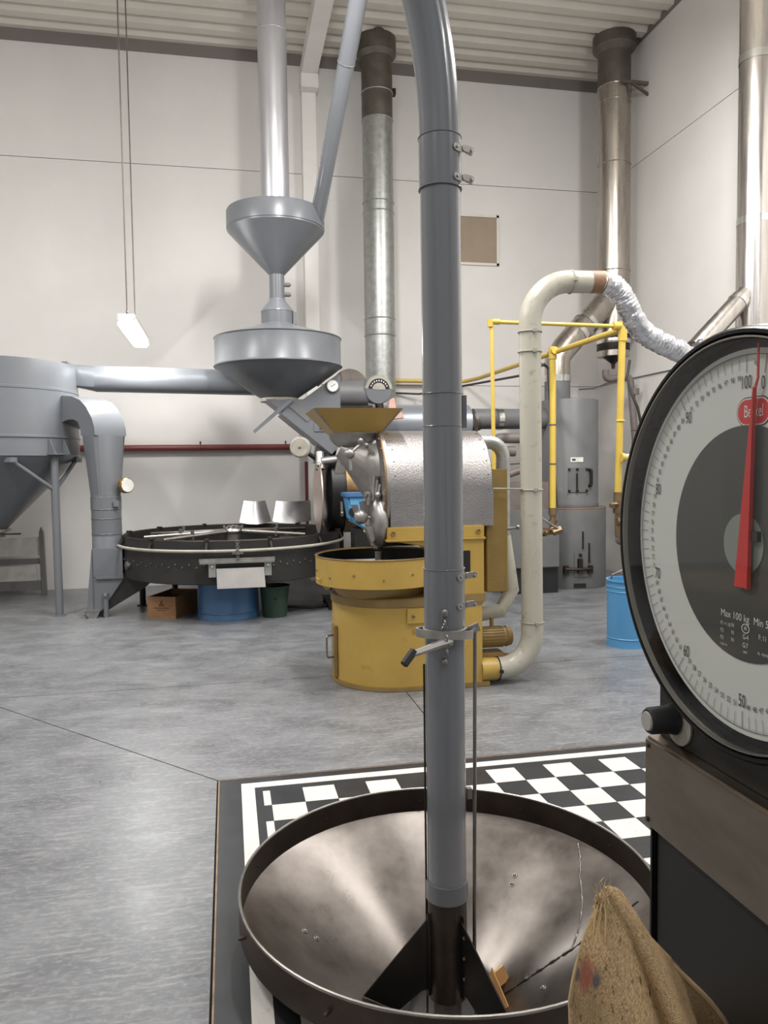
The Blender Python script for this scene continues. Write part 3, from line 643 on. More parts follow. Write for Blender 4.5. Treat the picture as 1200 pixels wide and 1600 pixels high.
# ------------------------------------------------------------------ sacks left of the frame, seen in the dial glass
def lumpy(c, d, rz, seed):
    rn = random.Random(seed); ph = [rn.random()*6 for _ in range(6)]; b = B(); vs = []; fs = []; n, k = 28, 14
    R_ = Matrix.Rotation(rz, 3, 'Z')
    for j in range(k+1):
        t = PI*j/k
        for i in range(n):
            a = 2*PI*i/n; x, y, z = math.sin(t)*math.cos(a), math.sin(t)*math.sin(a), math.cos(t)
            f = lambda v: math.copysign(abs(v)**.62, v)
            w = 1+.05*math.sin(3*a+ph[0]+2*t)+.04*math.sin(5*a+ph[1]-3*t)+.03*math.sin(9*a+ph[2]+4*t)
            q = R_ @ Vector((f(x)*d[0]*w, f(y)*d[1]*w, 0)); vs.append(V3(c)+q+Vector((0, 0, max(-d[2], f(z)*d[2]*(1+.10*math.sin(2*a+ph[3])+.05*math.sin(6*a+ph[4]))))))
    for j in range(k):
        for i in range(n): i2 = (i+1) % n; fs.append((j*n+i, j*n+i2, (j+1)*n+i2, (j+1)*n+i))
    return b.add(vs, fs)
for k, (c, d, rz, w) in enumerate((((-2.3, 3.6, .22), (.36, .52, .22), .1, 'bottom full jute sack of the nearer pile, seen mirrored in the dial glass'), ((-2.25, 3.55, .625), (.34, .50, .165), .25, 'middle full jute sack of the nearer pile, seen mirrored in the dial glass'), ((-2.3, 3.6, .965), (.33, .46, .145), -.2, 'topmost full jute sack of the nearer pile, seen mirrored in the dial glass'), ((-2.2, 4.75, .22), (.36, .50, .22), .0, 'lower full jute sack of the farther pile, seen mirrored in the dial glass'), ((-2.25, 4.7, .625), (.34, .48, .165), -.15, 'upper full jute sack of the farther pile, seen mirrored in the dial glass'))):
    tag(rebase(lumpy(c, d, rz, k).out('filled_sack', 'sackcloth', sharp=80), (c[0], c[1], c[2]-d[2])), w, 'sack', 'piled full sacks by the left side')

# ------------------------------------------------------------------ small yellow roaster
ro = thing('coffee_roaster', (1.3, 5.6, 0), 'yellow coffee roaster with a hammered silver drum and round cooling tray', 'roaster')
def stadium(x0, x1, cy_, r, n=20):
    return [(x1, cy_-r)]+[(x1, cy_+r)]+[(x0+r+r*math.cos(PI/2+PI*k/n), cy_+r*math.sin(PI/2+PI*k/n)) for k in range(n+1)]
YR = 5.59
bs = B().prism(stadium(.735, 1.74, YR, .445), (0, 0, .02), (1, 0, 0), (0, 1, 0), (0, 0, .60)).out('base', 'yellow', ro, bevel=.006)
B().prism(stadium(.722, 1.79, YR, .458), (0, 0, 0), (1, 0, 0), (0, 1, 0), (0, 0, .035)).out('plinth', 'yellowdk', ro, bevel=.004)
B().prism(stadium(.725, 1.745, YR, .452), (0, 0, .585), (1, 0, 0), (0, 1, 0), (0, 0, .065)).out('base_trim', 'yellowdk', ro, bevel=.006)
B().span((1.19, 5.128, .475), (1.44, 5.146, .58)).out('access_hatch', 'yellow', bs, bevel=.004)
B().bolt((1.235, 5.128, .53), (0, -1, 0), .012, .012).out('hatch_screw', 'brass', bs)
hd = B().tube(fillet([(.74, 5.50, .35), (.672, 5.47, .35), (.672, 5.47, .19), (.74, 5.50, .19)], .02, 4), .007, 8).out('handle', 'steel', ro)
B().span((.725, 5.46, .05), (.75, 5.60, .42)).out('side_door', 'yellowdk', bs, bevel=.004)
tc = B().lathe([(.44, .735), (.462, .735), (.462, .925), (.468, .932), (.452, .932), (.448, .925), (.448, .76), (.44, .76)], (1.07, 5.5, 0), seg=64, closed=True).out('cooling_tray', 'yellow', ro)
B().torus((1.07, 5.5, .93), (0, 0, 1), .459, .007, 64, 8).out('tray_rim', 'brass', tc)
B().lathe([(1e-4, .80), (.449, .80), (.449, .775), (1e-4, .775)], (1.07, 5.5, 0), seg=48).out('tray_floor', 'black', tc)
B().lathe([(.4475, .80), (.4475, .926)], (1.07, 5.5, 0), seg=48).out('tray_lining', 'black', tc)
B().lathe([(1e-4, .62), (.30, .62), (.36, .74), (1e-4, .74)], (1.07, 5.5, 0), seg=40).out('tray_neck', 'yellowdk', ro)
st = B().cyl((1.07, 5.5, .79), (1.07, 5.5, .945), .03, seg=16)
for a in (.5, 2.6, 4.7): st.cyl((1.07, 5.5, .885), (1.07+.40*math.cos(a), 5.5+.40*math.sin(a), .86), .011, seg=8).box((1.07+.3*math.cos(a), 5.5+.3*math.sin(a), .84), (.14, .01, .06), a+.5)
st.out('stirrer', 'cast', tc)
q = B()
for k in range(14):
    a = 2*PI*k/14+.1; q.bolt((1.07+.462*math.cos(a), 5.5+.462*math.sin(a), .80+.03*(k % 2)), (math.cos(a), math.sin(a), 0), .008, .006)
outs(q, 'tray_bolt', 'yellowdk', tc)
B().prism([(.60, .78), (.66, .70), (.74, .74), (.70, .79)], (0, 5.36, 0), (1, 0, 0), (0, 0, 1), (0, .12, 0)).out('tray_spout', 'yellow', tc)
# frame under the drum
fr_ = B().span((1.06, 5.14, 1.06), (1.755, 6.04, 1.145)).span((1.05, 5.13, 1.045), (1.765, 6.05, 1.065)).out('drum_ledge', 'yellow', ro, bevel=.006)
q = B()
for xx in (1.10, 1.71): q.torus((xx, 5.135, 1.105), (0, 1, 0), .014, .005, 14, 6)
outs(q, 'ledge_boss', 'yellowdk', fr_)
pf = B()
pf.span((1.58, 5.145, .65), (1.755, 6.04, 1.05)).prism([(1.10, 1.05), (1.60, 1.05), (1.60, .80), (1.50, .93), (1.36, 1.0)], (0, 5.15, 0), (1, 0, 0), (0, 0, 1), (0, .89, 0))
pf.out('frame_panel', 'yellow', ro, bevel=.006)
B().span((1.60, 5.138, .82), (1.652, 5.15, .97)).out('frame_window', 'black', ro, bevel=.004)
B().span((1.40, 5.135, .605), (1.76, 6.04, .665)).out('frame_foot', 'yellowdk', ro, bevel=.004)
# drum and its front
DZ, DR, DY = 1.40, .425, 5.59
dr = B().lathe([(1e-4, 0), (DR, 0), (DR, .74), (DR-.012, .75), (1e-4, .75)], (1.085, DY, DZ), (1, 0, 0), 72)
dr.span((1.09, DY-DR, 1.14), (1.833, DY+DR, DZ)); dr = dr.out('drum', 'hammer', ro)
fp = B().lathe([(1e-4, .012), (.30, .010), (.41, 0), (.445, -.01), (.447, -.035), (1e-4, -.035)], (1.052, DY, DZ), AX, 64).out('front_plate', 'cast', ro)
q = B()
for k in range(26):
    a = 2*PI*k/26; q.bolt((1.055, DY+.432*math.cos(a), DZ+.432*math.sin(a)), AX, .010, .008); q.bolt((1.13, DY+DR*math.cos(a), DZ+DR*math.sin(a)), (0, math.cos(a), math.sin(a)), .006, .004); q.bolt((1.80, DY+DR*math.cos(a), DZ+DR*math.sin(a)), (0, math.cos(a), math.sin(a)), .006, .004)
outs(q, 'plate_bolt', 'steel', fp)
B().torus((1.06, DY, DZ), (1, 0, 0), .44, .010, 64, 8).out('plate_rim', 'brass', fp)
# feed hopper: yellow tray, rounded pan, chute to the plate
def rect(x0, x1, y0, y1, z): return [(x0, y0, z), (x1, y0, z), (x1, y1, z), (x0, y1, z)]
hx = B().loft([rect(.59, 1.215, 5.30, 5.88, 1.972), rect(.745, 1.085, 5.42, 5.76, 1.806)], caps=False)
hx.loft([rect(.60, 1.205, 5.31, 5.87, 1.972), rect(.75, 1.08, 5.425, 5.755, 1.812)], caps=False)
hp_ = hx.out('feed_hopper', 'hopperyellow', ro)
B().tube([(.59, 5.30, 1.972), (.745, 5.42, 1.806), (1.085, 5.42, 1.806), (1.215, 5.30, 1.972)], .006, 6).out('hopper_edge', 'steel', hp_)
B().lathe([(.19, 0), (.175, -.05), (.13, -.09), (.07, -.115), (1e-4, -.12)], (.915, 5.59, 1.806), seg=36).out('hopper_pan', 'cast', hp_)
ck = B()
ring1 = [(1.045, DY+.30*math.cos(2*PI*k/24), 1.52+.27*math.sin(2*PI*k/24)) for k in range(24)]
ring0 = [(.80+.02*math.sin(2*PI*k/24), DY+.07*math.cos(2*PI*k/24), 1.70+.05*math.sin(2*PI*k/24)) for k in range(24)]
ck.loft([ring0, ring1]).out('feed_chute', 'cast', ro)
lv = B().ball((.835, 5.30, 1.655), .036).cyl((.835, 5.30, 1.655), (.93, 5.34, 1.735), .012, seg=10).ball((.915, 5.32, 1.745), .022, 10, 6).ball((.955, 5.32, 1.715), .018, 10, 6).cyl((.835, 5.30, 1.64), (.84, 5.29, 1.54), .013, seg=10).cyl((.93, 5.34, 1.735), (1.0, 5.45, 1.70), .012, seg=8)
lv.out('feed_lever', 'cast', ro)
sv = B()
for k in range(3): sv.cyl((.985+.02*k, 5.26, 1.33+.02*k), (1.0+.02*k, 5.27, 1.50-.03*k), .014, seg=10)
sv.cyl((.93, 5.25, 1.375), (1.06, 5.30, 1.36), .018, seg=10).cyl((1.03, 5.26, 1.33), (1.03, 5.34, 1.41), .02, seg=10).ball((1.02, 5.25, 1.365), .024, 10, 6).cyl((.95, 5.25, 1.30), (.965, 5.25, 1.39), .012, seg=8).box((1.0, 5.3, 1.45), (.05, .04, .09), .3)
sv.out('sampler', 'cast', ro)
dd = B().ball((1.035, 5.30, 1.17), .17, 24, 14, (.42, .95, 1.0)).out('discharge_door', 'cast', ro)
B().ball((.905, 5.28, 1.215), .050, 18, 12).cyl((.905, 5.28, 1.215), (1.02, 5.28, 1.205), .012, seg=10).out('door_counterweight', 'cast', dd)
B().prism([(.84, 1.30), (.885, 1.30), (.915, 1.17), (.885, 1.15)], (0, 5.30, 0), (1, 0, 0), (0, 0, 1), (0, .012, 0)).prism([(.90, 1.32), (1.0, 1.33), (1.0, 1.21), (.92, 1.21)], (0, 5.33, 0), (1, 0, 0), (0, 0, 1), (0, .012, 0)).out('door_guard', 'steel', ro)
B().prism([(.93, 1.14), (1.01, 1.15), (.985, 1.05), (.965, 1.04)], (0, 5.22, 0), (1, 0, 0), (0, 0, 1), (0, .10, 0)).out('door_lip', 'cast', dd)
# guard box, motor and galvanised duct on the roaster's rear
B().span((1.80, 5.22, .655), (1.957, 5.98, 1.535)).out('guard_box', 'mesh', ro, bevel=.004)
B().span((1.74, 5.35, .655), (1.81, 5.9, 1.5)).out('rear_cover', 'yellowdk', ro, bevel=.004)
mo = B().cyl((1.765, 5.34, .305), (1.985, 5.34, .305), .072, seg=28).cyl((1.975, 5.34, .305), (2.02, 5.34, .305), .078, .066, seg=28)
mo.span((1.745, 5.26, .06), (1.95, 5.42, .20)).cyl((1.85, 5.34, .10), (2.03, 5.34, .12), .075, .055, seg=24).cyl((1.875, 5.34, .37), (1.875, 5.34, .45), .016, seg=10)
mo.span((1.745, 5.30, .0), (1.78, 5.38, .08))
mo = mo.out('motor', 'yellowdk', ro, bevel=.003)
q = B()
for k in range(22):
    a = 2*PI*k/22; q.box((1.87, 5.34+.073*math.cos(a), .305+.073*math.sin(a)), (.17, .004, .010), rx=a-PI/2)
outs(q, 'cooling_fin', 'yellowdk', mo)
rp = fillet([(1.78, 5.6, 1.74), (2.065, 5.6, 1.74), (2.065, 5.6, 1.0)], .12, 10)
dp_ = B().tube(rp, .052, 24).out('exhaust_duct', 'galv', ro)
B().tube([(2.065, 5.6, 1.02), (2.13, 5.6, .60), (2.03, 5.58, .45), (1.76, 5.56, .42)], .058, 20).out('lower_duct', 'beige', ro)
q = B().torus((2.065, 5.6, 1.08), (0, 0, 1), .054, .005, 24, 6).cyl((2.065, 5.545, 1.08), (2.15, 5.53, 1.09), .012, seg=8).ball((2.155, 5.53, 1.09), .02, 10, 6)
q.out('duct_damper', 'steel', dp_)

# ------------------------------------------------------------------ beige return pipe and foil hose
YP = 5.2
bp = thing('beige_pipe', (2.13, YP, 0), 'thick beige pipe rising from the yellow roaster base to a wide bend', 'pipe')
path = fillet([(1.86, YP, .105), (2.135, YP, .105), (2.122, YP, 2.862), (2.43, YP, 2.862)], [.24, .30], 14)
B().tube(path[:16]+[Vector((2.1345, YP, .425))], .080, 32, False).out('lower_bend', 'beige', bp)
B().tube([(2.1345, YP, .43), (2.122, YP, 2.50)], .077, 32, False).out('riser', 'beige', bp)
up = [p for p in path if p.z > 2.55]; B().tube([Vector((2.122, YP, 2.50))]+up, .079, 32, False).out('upper_bend', 'beige', bp)
B().cyl((2.42, YP, 2.862), (2.60, YP, 2.866), .078, seg=32, caps=False).out('outlet', 'beige', bp)
lab(B().cyl((2.575, YP, 2.866), (2.70, YP, 2.868), .079, seg=32, caps=False).out('scorched_end', 'rust', bp), 'scorched brown pipe end')
B().cyl((1.735, YP, .105), (1.865, YP, .105), .084, .079, seg=32).out('inlet_cap', 'yellow', bp)
for p, a in (((1.868, YP, .105), (1, 0, 0)), ((2.1345, YP, .43), (0, 0, 1)), ((2.129, YP, 1.385), (0, 0, 1)), ((2.122, YP, 2.50), (0, 0, 1)), ((2.122, YP, 2.36), (0, 0, 1)), ((2.43, YP, 2.862), (1, 0, 0))):
    q = B().torus(p, a, .082, .005, 36, 8); x, y, _ = perp(a); q.box(V3(p)+x*.0+Vector((0, -.092, .0)), (.024, .02, .022)); q.out('clamp_ring', 'cream' if p[0] > 1.9 else 'soot', bp)
B().cyl((1.79, YP-.02, 1.40), (2.06, YP-.03, 1.392), .006, seg=8).out('stay_rod', 'cream', bp)
fh = [(2.66, YP, 2.868), (2.75, YP+.01, 2.855), (2.83, YP+.02, 2.80), (2.89, YP+.03, 2.715), (2.97, YP+.05, 2.60), (3.06, YP+.08, 2.525), (3.17, YP+.10, 2.475), (3.29, YP+.12, 2.435), (3.42, YP+.14, 2.385), (3.60, YP+.20, 2.29), (3.80, YP+.42, 2.22), (4.08, YP+.85, 2.26), (4.36, YP+1.35, 2.46), (4.66, YP+1.79, 2.755)]
pp = [V3(p) for p in fh]; dense = []
for i in range(len(pp)-1):
    for k in range(16): 
        f = k/16; p0, p1, p2, p3 = pp[max(i-1, 0)], pp[i], pp[i+1], pp[min(i+2, len(pp)-1)]
        dense.append(.5*((2*p1)+(p2-p0)*f+(2*p0-5*p1+4*p2-p3)*f*f+(3*p1-p0-3*p2+p3)*f**3))
rs = [.078+.0035*math.sin(i*1.7)+.003*math.sin(i*.43) for i in range(len(dense))]
ho = thing('foil_hose', (2.7, YP, 2.8), 'crinkled silver foil hose sagging from the beige pipe end', 'hose')
hb = B(); pts = dense; n = len(pts); vs = []; fs = []; rnd = random.Random(5); x, y, _ = perp(pts[1]-pts[0]); sg = 28
ph = [rnd.random()*6 for _ in range(40)]
for i, p in enumerate(pts):
    t = (pts[min(i+1, n-1)]-pts[max(i-1, 0)]).normalized(); x = (x-t*x.dot(t)).normalized(); y = t.cross(x)
    for k in range(sg):
        a = 2*PI*k/sg; r_ = rs[i]+.003*math.sin(a*3+i*.35+ph[i//8])+rnd.gauss(0, .0011); vs.append(p+x*(r_*math.cos(a))+y*(r_*math.sin(a)))
for i in range(n-1):
    for k in range(sg): k2 = (k+1) % sg; fs.append((i*sg+k, i*sg+k2, (i+1)*sg+k2, (i+1)*sg+k))
hb.add(vs, fs).out('hose_skin', 'foil', ho, sharp=60)
B().cyl(pts[3], pts[9], .083, seg=28, caps=False).out('tape_cuff', 'band', ho)

# ------------------------------------------------------------------ hoppers and feed of the big roaster
HX, HY = .605, 9.0
uh = thing('upper_hopper', (HX, HY, 3.4), 'grey enamel funnel hopper under the silver vertical duct', 'hopper')
B().lathe([(1e-4, 4.47), (.545, 4.47), (.553, 4.455), (.553, 4.27), (.545, 4.265), (.535, 4.27)], (HX, HY, 0), seg=56).out('band', 'grey', uh)
B().lathe([(.545, 4.27), (.545, 4.25), (.088, 3.77), (.08, 3.77)], (HX, HY, 0), seg=56).out('cone', 'grey', uh)
B().cyl((HX, HY, 3.47), (HX, HY, 3.775), .086, seg=28).out('spout', 'grey', uh)
B().bolt((HX+.09, HY-.02, 3.66), (1, 0, 0), .025, .05).bolt((HX+.09, HY-.02, 3.55), (1, 0, 0), .025, .05).out('spout_latch', 'greydk', uh)
lh = thing('feed_hopper', (HX, HY, 2.3), 'large round grey hopper with drum band above the slanted chute', 'hopper')
B().lathe([(.09, 3.50), (.10, 3.47), (.185, 3.37), (.19, 3.35)], (HX, HY, 0), seg=36).out('inlet_cone', 'bluegrey', lh)
cr_ = B().cyl((HX, HY, 3.18), (HX, HY, 3.36), .185, seg=36).out('inlet_collar', 'grey', lh); B().span((HX+.17, HY-.1, 3.2), (HX+.21, HY-.02, 3.34)).out('collar_latch', 'greydk', cr_)
B().lathe([(.18, 3.22), (.20, 3.20), (.715, 3.045)], (HX, HY, 0), seg=64).out('lid', 'bluegrey', lh)
B().lathe([(.715, 3.05), (.728, 3.04), (.718, 3.03), (.718, 2.745), (.724, 2.735), (.735, 2.725), (.724, 2.715)], (HX, HY, 0), seg=64).out('band', 'grey', lh)
B().lathe([(.722, 2.72), (.62, 2.64), (.205, 2.365), (.19, 2.365)], (HX, HY, 0), seg=64).out('cone', 'grey', lh)
B().cyl((HX, HY, 2.33), (HX, HY, 2.37), .22, seg=36).out('outlet_flange', 'cream', lh)
B().prism([(0, 0), (.05, .02), (.46, -.34), (.44, -.37)], (.75, 8.74, 2.33), (-1, 0, 0), (0, 0, 1), (0, .03, 0)).out('gate_lever', 'grey', lh)
# slanted chute with thermometer and drive
br = thing('large_roaster', (1.9, 9.1, 0), 'big dark roaster with a slanted grey feed chute, half hidden behind the yellow roaster', 'roaster')
cp = [(.44, 2.345), (.86, 2.345), (1.255, 2.63), (1.285, 2.63), (1.285, 1.80), (1.18, 1.735), (1.05, 1.86), (.62, 2.20)]
ch_ = B().prism(cp, (0, 8.78, 0), (1, 0, 0), (0, 0, 1), (0, .44, 0)).out('feed_chute', 'grey', br, bevel=.006)
B().prism([(.60, 2.18), (.66, 2.21), (1.22, 1.77), (1.17, 1.715)], (0, 8.73, 0), (1, 0, 0), (0, 0, 1), (0, .54, 0)).out('chute_flange', 'grey', ch_, bevel=.004)
B().prism([(.70, 2.26), (.78, 2.31), (.98, 2.16), (.90, 2.09)], (0, 8.768, 0), (1, 0, 0), (0, 0, 1), (0, .014, 0)).out('slide_plate', 'greydk', ch_)
B().span((.98, 8.768, 1.98), (1.12, 8.782, 2.12)).bolt((1.06, 8.765, 2.03), (0, -1, 0), .02, .02).out('inspection_hatch', 'grey', ch_)
th = B().lathe([(1e-4, .03), (.07, .03), (.074, .022), (.074, 0), (1e-4, 0)], (1.195, 8.775, 2.495), (0, -1, 0), 28).out('thermometer', 'steel', br)
B().lathe([(1e-4, .032), (.062, .032), (.062, .026), (1e-4, .026)], (1.195, 8.775, 2.495), (0, -1, 0), 28).out('thermometer_face', 'gauge', th); B().box((1.20, 8.741, 2.50), (.06, .002, .006), ry=-.6).out('thermometer_hand', 'print', th)
B().prism([(1.02, 2.55), (1.24, 2.74), (1.27, 2.70), (1.06, 2.51)], (0, 9.0, 0), (1, 0, 0), (0, 0, 1), (0, .03, 0)).out('bracket', 'gas', br)
B().cyl((1.285, 8.95, 2.42), (1.62, 8.95, 2.42), .155, seg=32).out('drive_motor', 'greydk', br)
B().cyl((1.45, 9.16, 2.52), (1.45, 9.10, 2.52), .215, seg=36).out('drive_pulley', 'galvdk', br)
dv = Vector((.12, -.98, -.08)).normalized(); dc = Vector((1.735, 8.82, 2.46))
vd = B().lathe([(1e-4, 0), (.165, 0), (.165, .13), (.155, .14), (1e-4, .14)], dc-dv*.12, dv, 40).out('speed_dial', 'grey', br)
x, y, a = perp(dv); fc = dc+dv*.021
hx_ = Vector((0, 0, 1)).cross(dv).normalized()*-1; hz = dv.cross(hx_).normalized(); hz = hz if hz.z > 0 else -hz
def arcplate(r0, r1, a0, a1, off, n=20):
    b = B(); 
    for k in range(n):
        t0, t1 = a0+(a1-a0)*k/n, a0+(a1-a0)*(k+1)/n; f = lambda t, r: fc+dv*off+hx_*(r*math.cos(t))+hz*(r*math.sin(t)); b.add([f(t0, r0), f(t1, r0), f(t1, r1), f(t0, r1)], [(0, 1, 2, 3)])
    return b
arcplate(.13, .158, .1, PI-.1, .002).out('speed_scale', 'cream', vd); arcplate(.085, .13, .12, PI-.12, .003).out('speed_ring', 'black', vd); arcplate(.0, .08, .1, PI-.1, .004).out('speed_plate', 'cream', vd)
q = B()
for k in range(9): t = .45+k*.28; q.add(*(lambda c_: ([c_-hx_*.006, c_+hx_*.006, c_+hx_*.006+hz*.016, c_-hx_*.006+hz*.016], [(0, 1, 2, 3)]))(fc+dv*.0045+hx_*(.106*math.cos(t))+hz*(.106*math.sin(t)-.008)))
q.out('speed_numerals', 'wprint', vd)
q = B()
for k in range(30): t = .1+k*(PI-.2)/29; c_ = fc+hx_*(.163*math.cos(t))+hz*(.163*math.sin(t)); q.box(c_-dv*.01, (.010, .02, .014))
q.out('dial_teeth', 'cream', vd)
B().span((1.25, 8.80, 2.19), (1.66, 9.15, 2.28)).cyl((1.75, 8.85, 2.30), (1.76, 8.85, 2.16), .05, seg=12).span((1.3, 8.78, 2.14), (1.8, 9.1, 2.20)).out('motor_mount', 'soot', br)
pk = B().prism([(0, 0), (.26, .03), (.24, .10), (.17, .12), (.15, .27), (.09, .24), (.07, .12), (-.04, .06)], (1.76, 8.74, 2.10), (1, .1, 0), (0, 0, 1), (.02, .06, 0))
tag(pk.out('cloth_rag', 'pink', bevel=.008), 'pale pink rag hung behind the small roaster hopper, below the speed dial', 'cloth')
# body
B().lathe([(1e-4, .0), (.20, .0), (.42, -.02), (.47, -.05), (.47, -.22), (1e-4, -.22)], (1.10, 9.05, 1.30), AX, 48).out('front_plate', 'black', br)
B().prism([(1.12, 1.3), (1.33, 1.3), (1.33, 0), (1.20, 0), (1.18, .5)], (0, 9.0, 0), (1, 0, 0), (0, 0, 1), (0, .30, 0)).out('front_stand', 'black', br, bevel=.01)
B().cyl((1.31, 9.05, 1.30), (1.46, 9.05, 1.30), .50, seg=48).out('bronze_band', 'bronze', br)
B().cyl((1.45, 9.05, 1.30), (2.95, 9.05, 1.30), .52, seg=48).out('drum', 'navy', br)
B().span((2.5, 8.8, 0), (2.8, 9.3, .85)).out('rear_stand', 'black', br)
B().lathe([(1e-4, .03), (.30, .02), (.42, .0), (.42, -.015), (1e-4, -.012)], (1.0, 8.74, 1.24), (-1, 0, 0), 48).out('discharge_door', 'door', br)
B().cyl((1.0, 8.70, 1.66), (1.25, 8.9, 1.62), .03, seg=12).cyl((1.02, 8.60, 1.55), (1.02, 8.66, 1.74), .05, seg=14).ball((1.0, 8.56, 1.60), .03, 10, 6).cyl((1.03, 8.6, 1.64), (1.2, 8.62, 1.66), .045, seg=12).out('door_hinge', 'cast', br)
B().prism([(1.18, 1.50), (1.24, 1.82), (1.32, 1.82), (1.36, 1.5)], (0, 8.62, 0), (1, 0, 0), (0, 0, 1), (0, .10, 0)).bolt((1.28, 8.62, 1.76), (0, -1, 0), .025, .02).bolt((1.28, 8.62, 1.62), (0, -1, 0), .025, .02).out('chute_outlet', 'steel', br)
B().prism([(1.03, 1.85), (1.24, 1.74), (1.24, 1.62), (1.0, 1.62)], (0, 9.1, 0), (1, 0, 0), (0, 0, 1), (0, .1, 0)).out('inner_chute', 'bluegrey', br)
B().ball((1.25, 8.58, 1.05), .03, 10, 6, (.8, .8, 1)).cyl((1.25, 8.58, 1.02), (1.25, 8.6, 1.18), .02, seg=10).out('front_lever', 'steel', br)
cw = B().lathe([(1e-4, .045), (.10, .045), (.118, .03), (.118, -.03), (.10, -.045), (1e-4, -.045)], (.815, 8.72, 1.80), (-.35, -.93, 0), 32).out('counterweight', 'cream', br)
B().cyl((.815, 8.74, 1.80), (1.06, 8.80, 1.62), .026, seg=12).out('counterweight_arm', 'black', cw); B().bolt((.80, 8.678, 1.80), (-.35, -.93, 0), .015, .01).out('counterweight_nut', 'brass', cw)
# blue motor in front of the big drum
bmx = thing('blue_gear_unit', (1.45, 8.1, 0), 'light blue gear unit on a dark stand behind the yellow cooling tray', 'motor')
B().prism([(1.22, 1.28), (1.66, 1.30), (1.66, .90), (1.42, .90), (1.26, 1.0)], (0, 7.95, 0), (1, 0, 0), (0, 0, 1), (0, .35, 0)).out('gear_case', 'cyan', bmx, bevel=.02)
B().span((1.2, 7.93, 1.25), (1.68, 8.32, 1.30)).out('gear_lid', 'blue', bmx, bevel=.01)
B().span((1.30, 7.98, 0), (1.6, 8.28, .92)).out('gear_stand', 'black', bmx)
B().cyl((1.28, 7.9, 1.1), (1.28, 7.96, 1.1), .05, seg=14).out('gear_cap', 'black', bmx)

# ------------------------------------------------------------------ ducts above
vp_ = thing('silver_duct', (HX, HY, 4.5), 'shiny silver vertical duct from the roof to the upper hopper', 'duct')
B().cyl((HX, HY, 4.46), (HX, HY, 6.45), .163, seg=44).out('lower_length', 'alu', vp_); B().cyl((HX, HY, 6.45), (HX, HY, ZC), .160, seg=44).out('upper_length', 'alu', vp_)
outs(B().torus((HX, HY, 6.45), (0, 0, 1), .163, .004, 44, 6).torus((HX, HY, 4.50), (0, 0, 1), .165, .006, 44, 6), 'joint_band', 'alu', vp_)
dg_ = thing('slanted_tube', (1.06, 8.75, 4.4), 'slanted grey tube running down into the right of the upper hopper', 'pipe')
pa = Vector((1.055, 8.80, 4.36)); pb = Vector((1.27, 7.0, 5.86)); pe = pa+(pb-pa)*1.84
B().tube([pa, pa+(pb-pa)*.72], .082, 28).out('lower_length', 'pole', dg_); B().tube([pa+(pb-pa)*.71, pe], .084, 28).out('upper_length', 'pole', dg_)
outs(B().torus(pa+(pb-pa)*.715, pb-pa, .085, .004, 28, 6), 'joint_band', 'pole', dg_)
gc = thing('galvanised_flue', (2.06, 10.3, 0), 'spangled galvanised flue rising behind the grey suction pipe', 'flue')
for i, (a, b_, mm) in enumerate(((1.6, 3.35, 'galv'), (3.35, 4.95, 'galv'), (4.95, 6.15, 'galv'), (6.15, ZC+.08, 'galvdk'))): B().cyl((2.06, 10.3, a), (2.06, 10.3, b_), .203+.002*(i % 2), seg=40).out('flue_length', mm, gc)
q = B()
for z in (3.33, 3.55, 4.95, 5.08, 6.15, 6.5): q.torus((2.06, 10.3, z), (0, 0, 1), .206, .008, 40, 8)
outs(q, 'joint_band', 'galv', gc)
B().lathe([(.21, 6.93), (.26, 6.99), (.26, ZC)], (2.06, 10.3, 0), seg=40).out('roof_collar', 'galvdk', gc)
B().span((2.02, 10.4, 6.30), (2.10, YB-.004, 6.36)).span((2.24, 10.26, 6.5), (2.31, 10.34, 6.58)).out('wall_bracket', 'soot', gc)
c2 = thing('corner_flue', (5.165, 9.72, 2.9), 'heat-tinted stainless flue in the room corner with a sooty cone bottom', 'flue')
FX, FY = 5.165, 9.72
for a, b_, mm in ((3.02, 4.15, 'stain'), (4.15, 5.55, 'stain'), (5.55, 6.55, 'stain'), (6.55, ZC+.08, 'galvdk')): B().cyl((FX, FY, a), (FX, FY, b_), .213, seg=44).out('flue_length', mm, c2)
q = B()
for z in (4.15, 5.55, 6.35, 6.55): q.torus((FX, FY, z), (0, 0, 1), .215, .007, 44, 8)
outs(q, 'joint_band', 'stain', c2)
B().lathe([(.215, 6.98), (.28, 7.06), (.28, ZC)], (FX, FY, 0), seg=40).out('roof_collar', 'galvdk', c2)
B().lathe([(.217, 3.34), (.217, 3.10), (.20, 3.07), (.03, 2.93), (.02, 2.86), (1e-4, 2.86)], (FX, FY, 0), seg=40).out('drain_cone', 'soot', c2)
q = B()
for z in (3.19, 3.31): q.lathe([(.219, z), (.223, z+.01), (.223, z+.05), (.219, z+.06)], (FX, FY, 0), seg=44)
outs(q, 'clamp_band', 'band', c2)
B().span((FX-.03, FY-.25, 6.52), (XR-.004, FY-.21, 6.56)).span((FX+.15, FY+.2, 6.62), (XR-.004, FY+.24, 6.66)).box((5.42, FY-.23, 6.46), (.32, .03, .03), ry=.5).out('wall_bracket', 'galvdk', c2)
B().span((FX+.18, FY-.03, 3.36), (XR-.004, FY+.03, 3.40)).box((5.44, FY, 3.30), (.26, .04, .03), ry=-.5).out('lower_bracket', 'galvdk', c2)
tb = B().tube([(4.22, 9.42, 2.66), (4.22, 9.42, 2.93), (4.31, 9.43, 3.07), (4.86, 9.59, 3.60), (5.16, 9.70, 3.89)], .165, 32, False).out('branch', 'stain', c2)
d_ = Vector((.55, .16, .53)).normalized(); q = B()
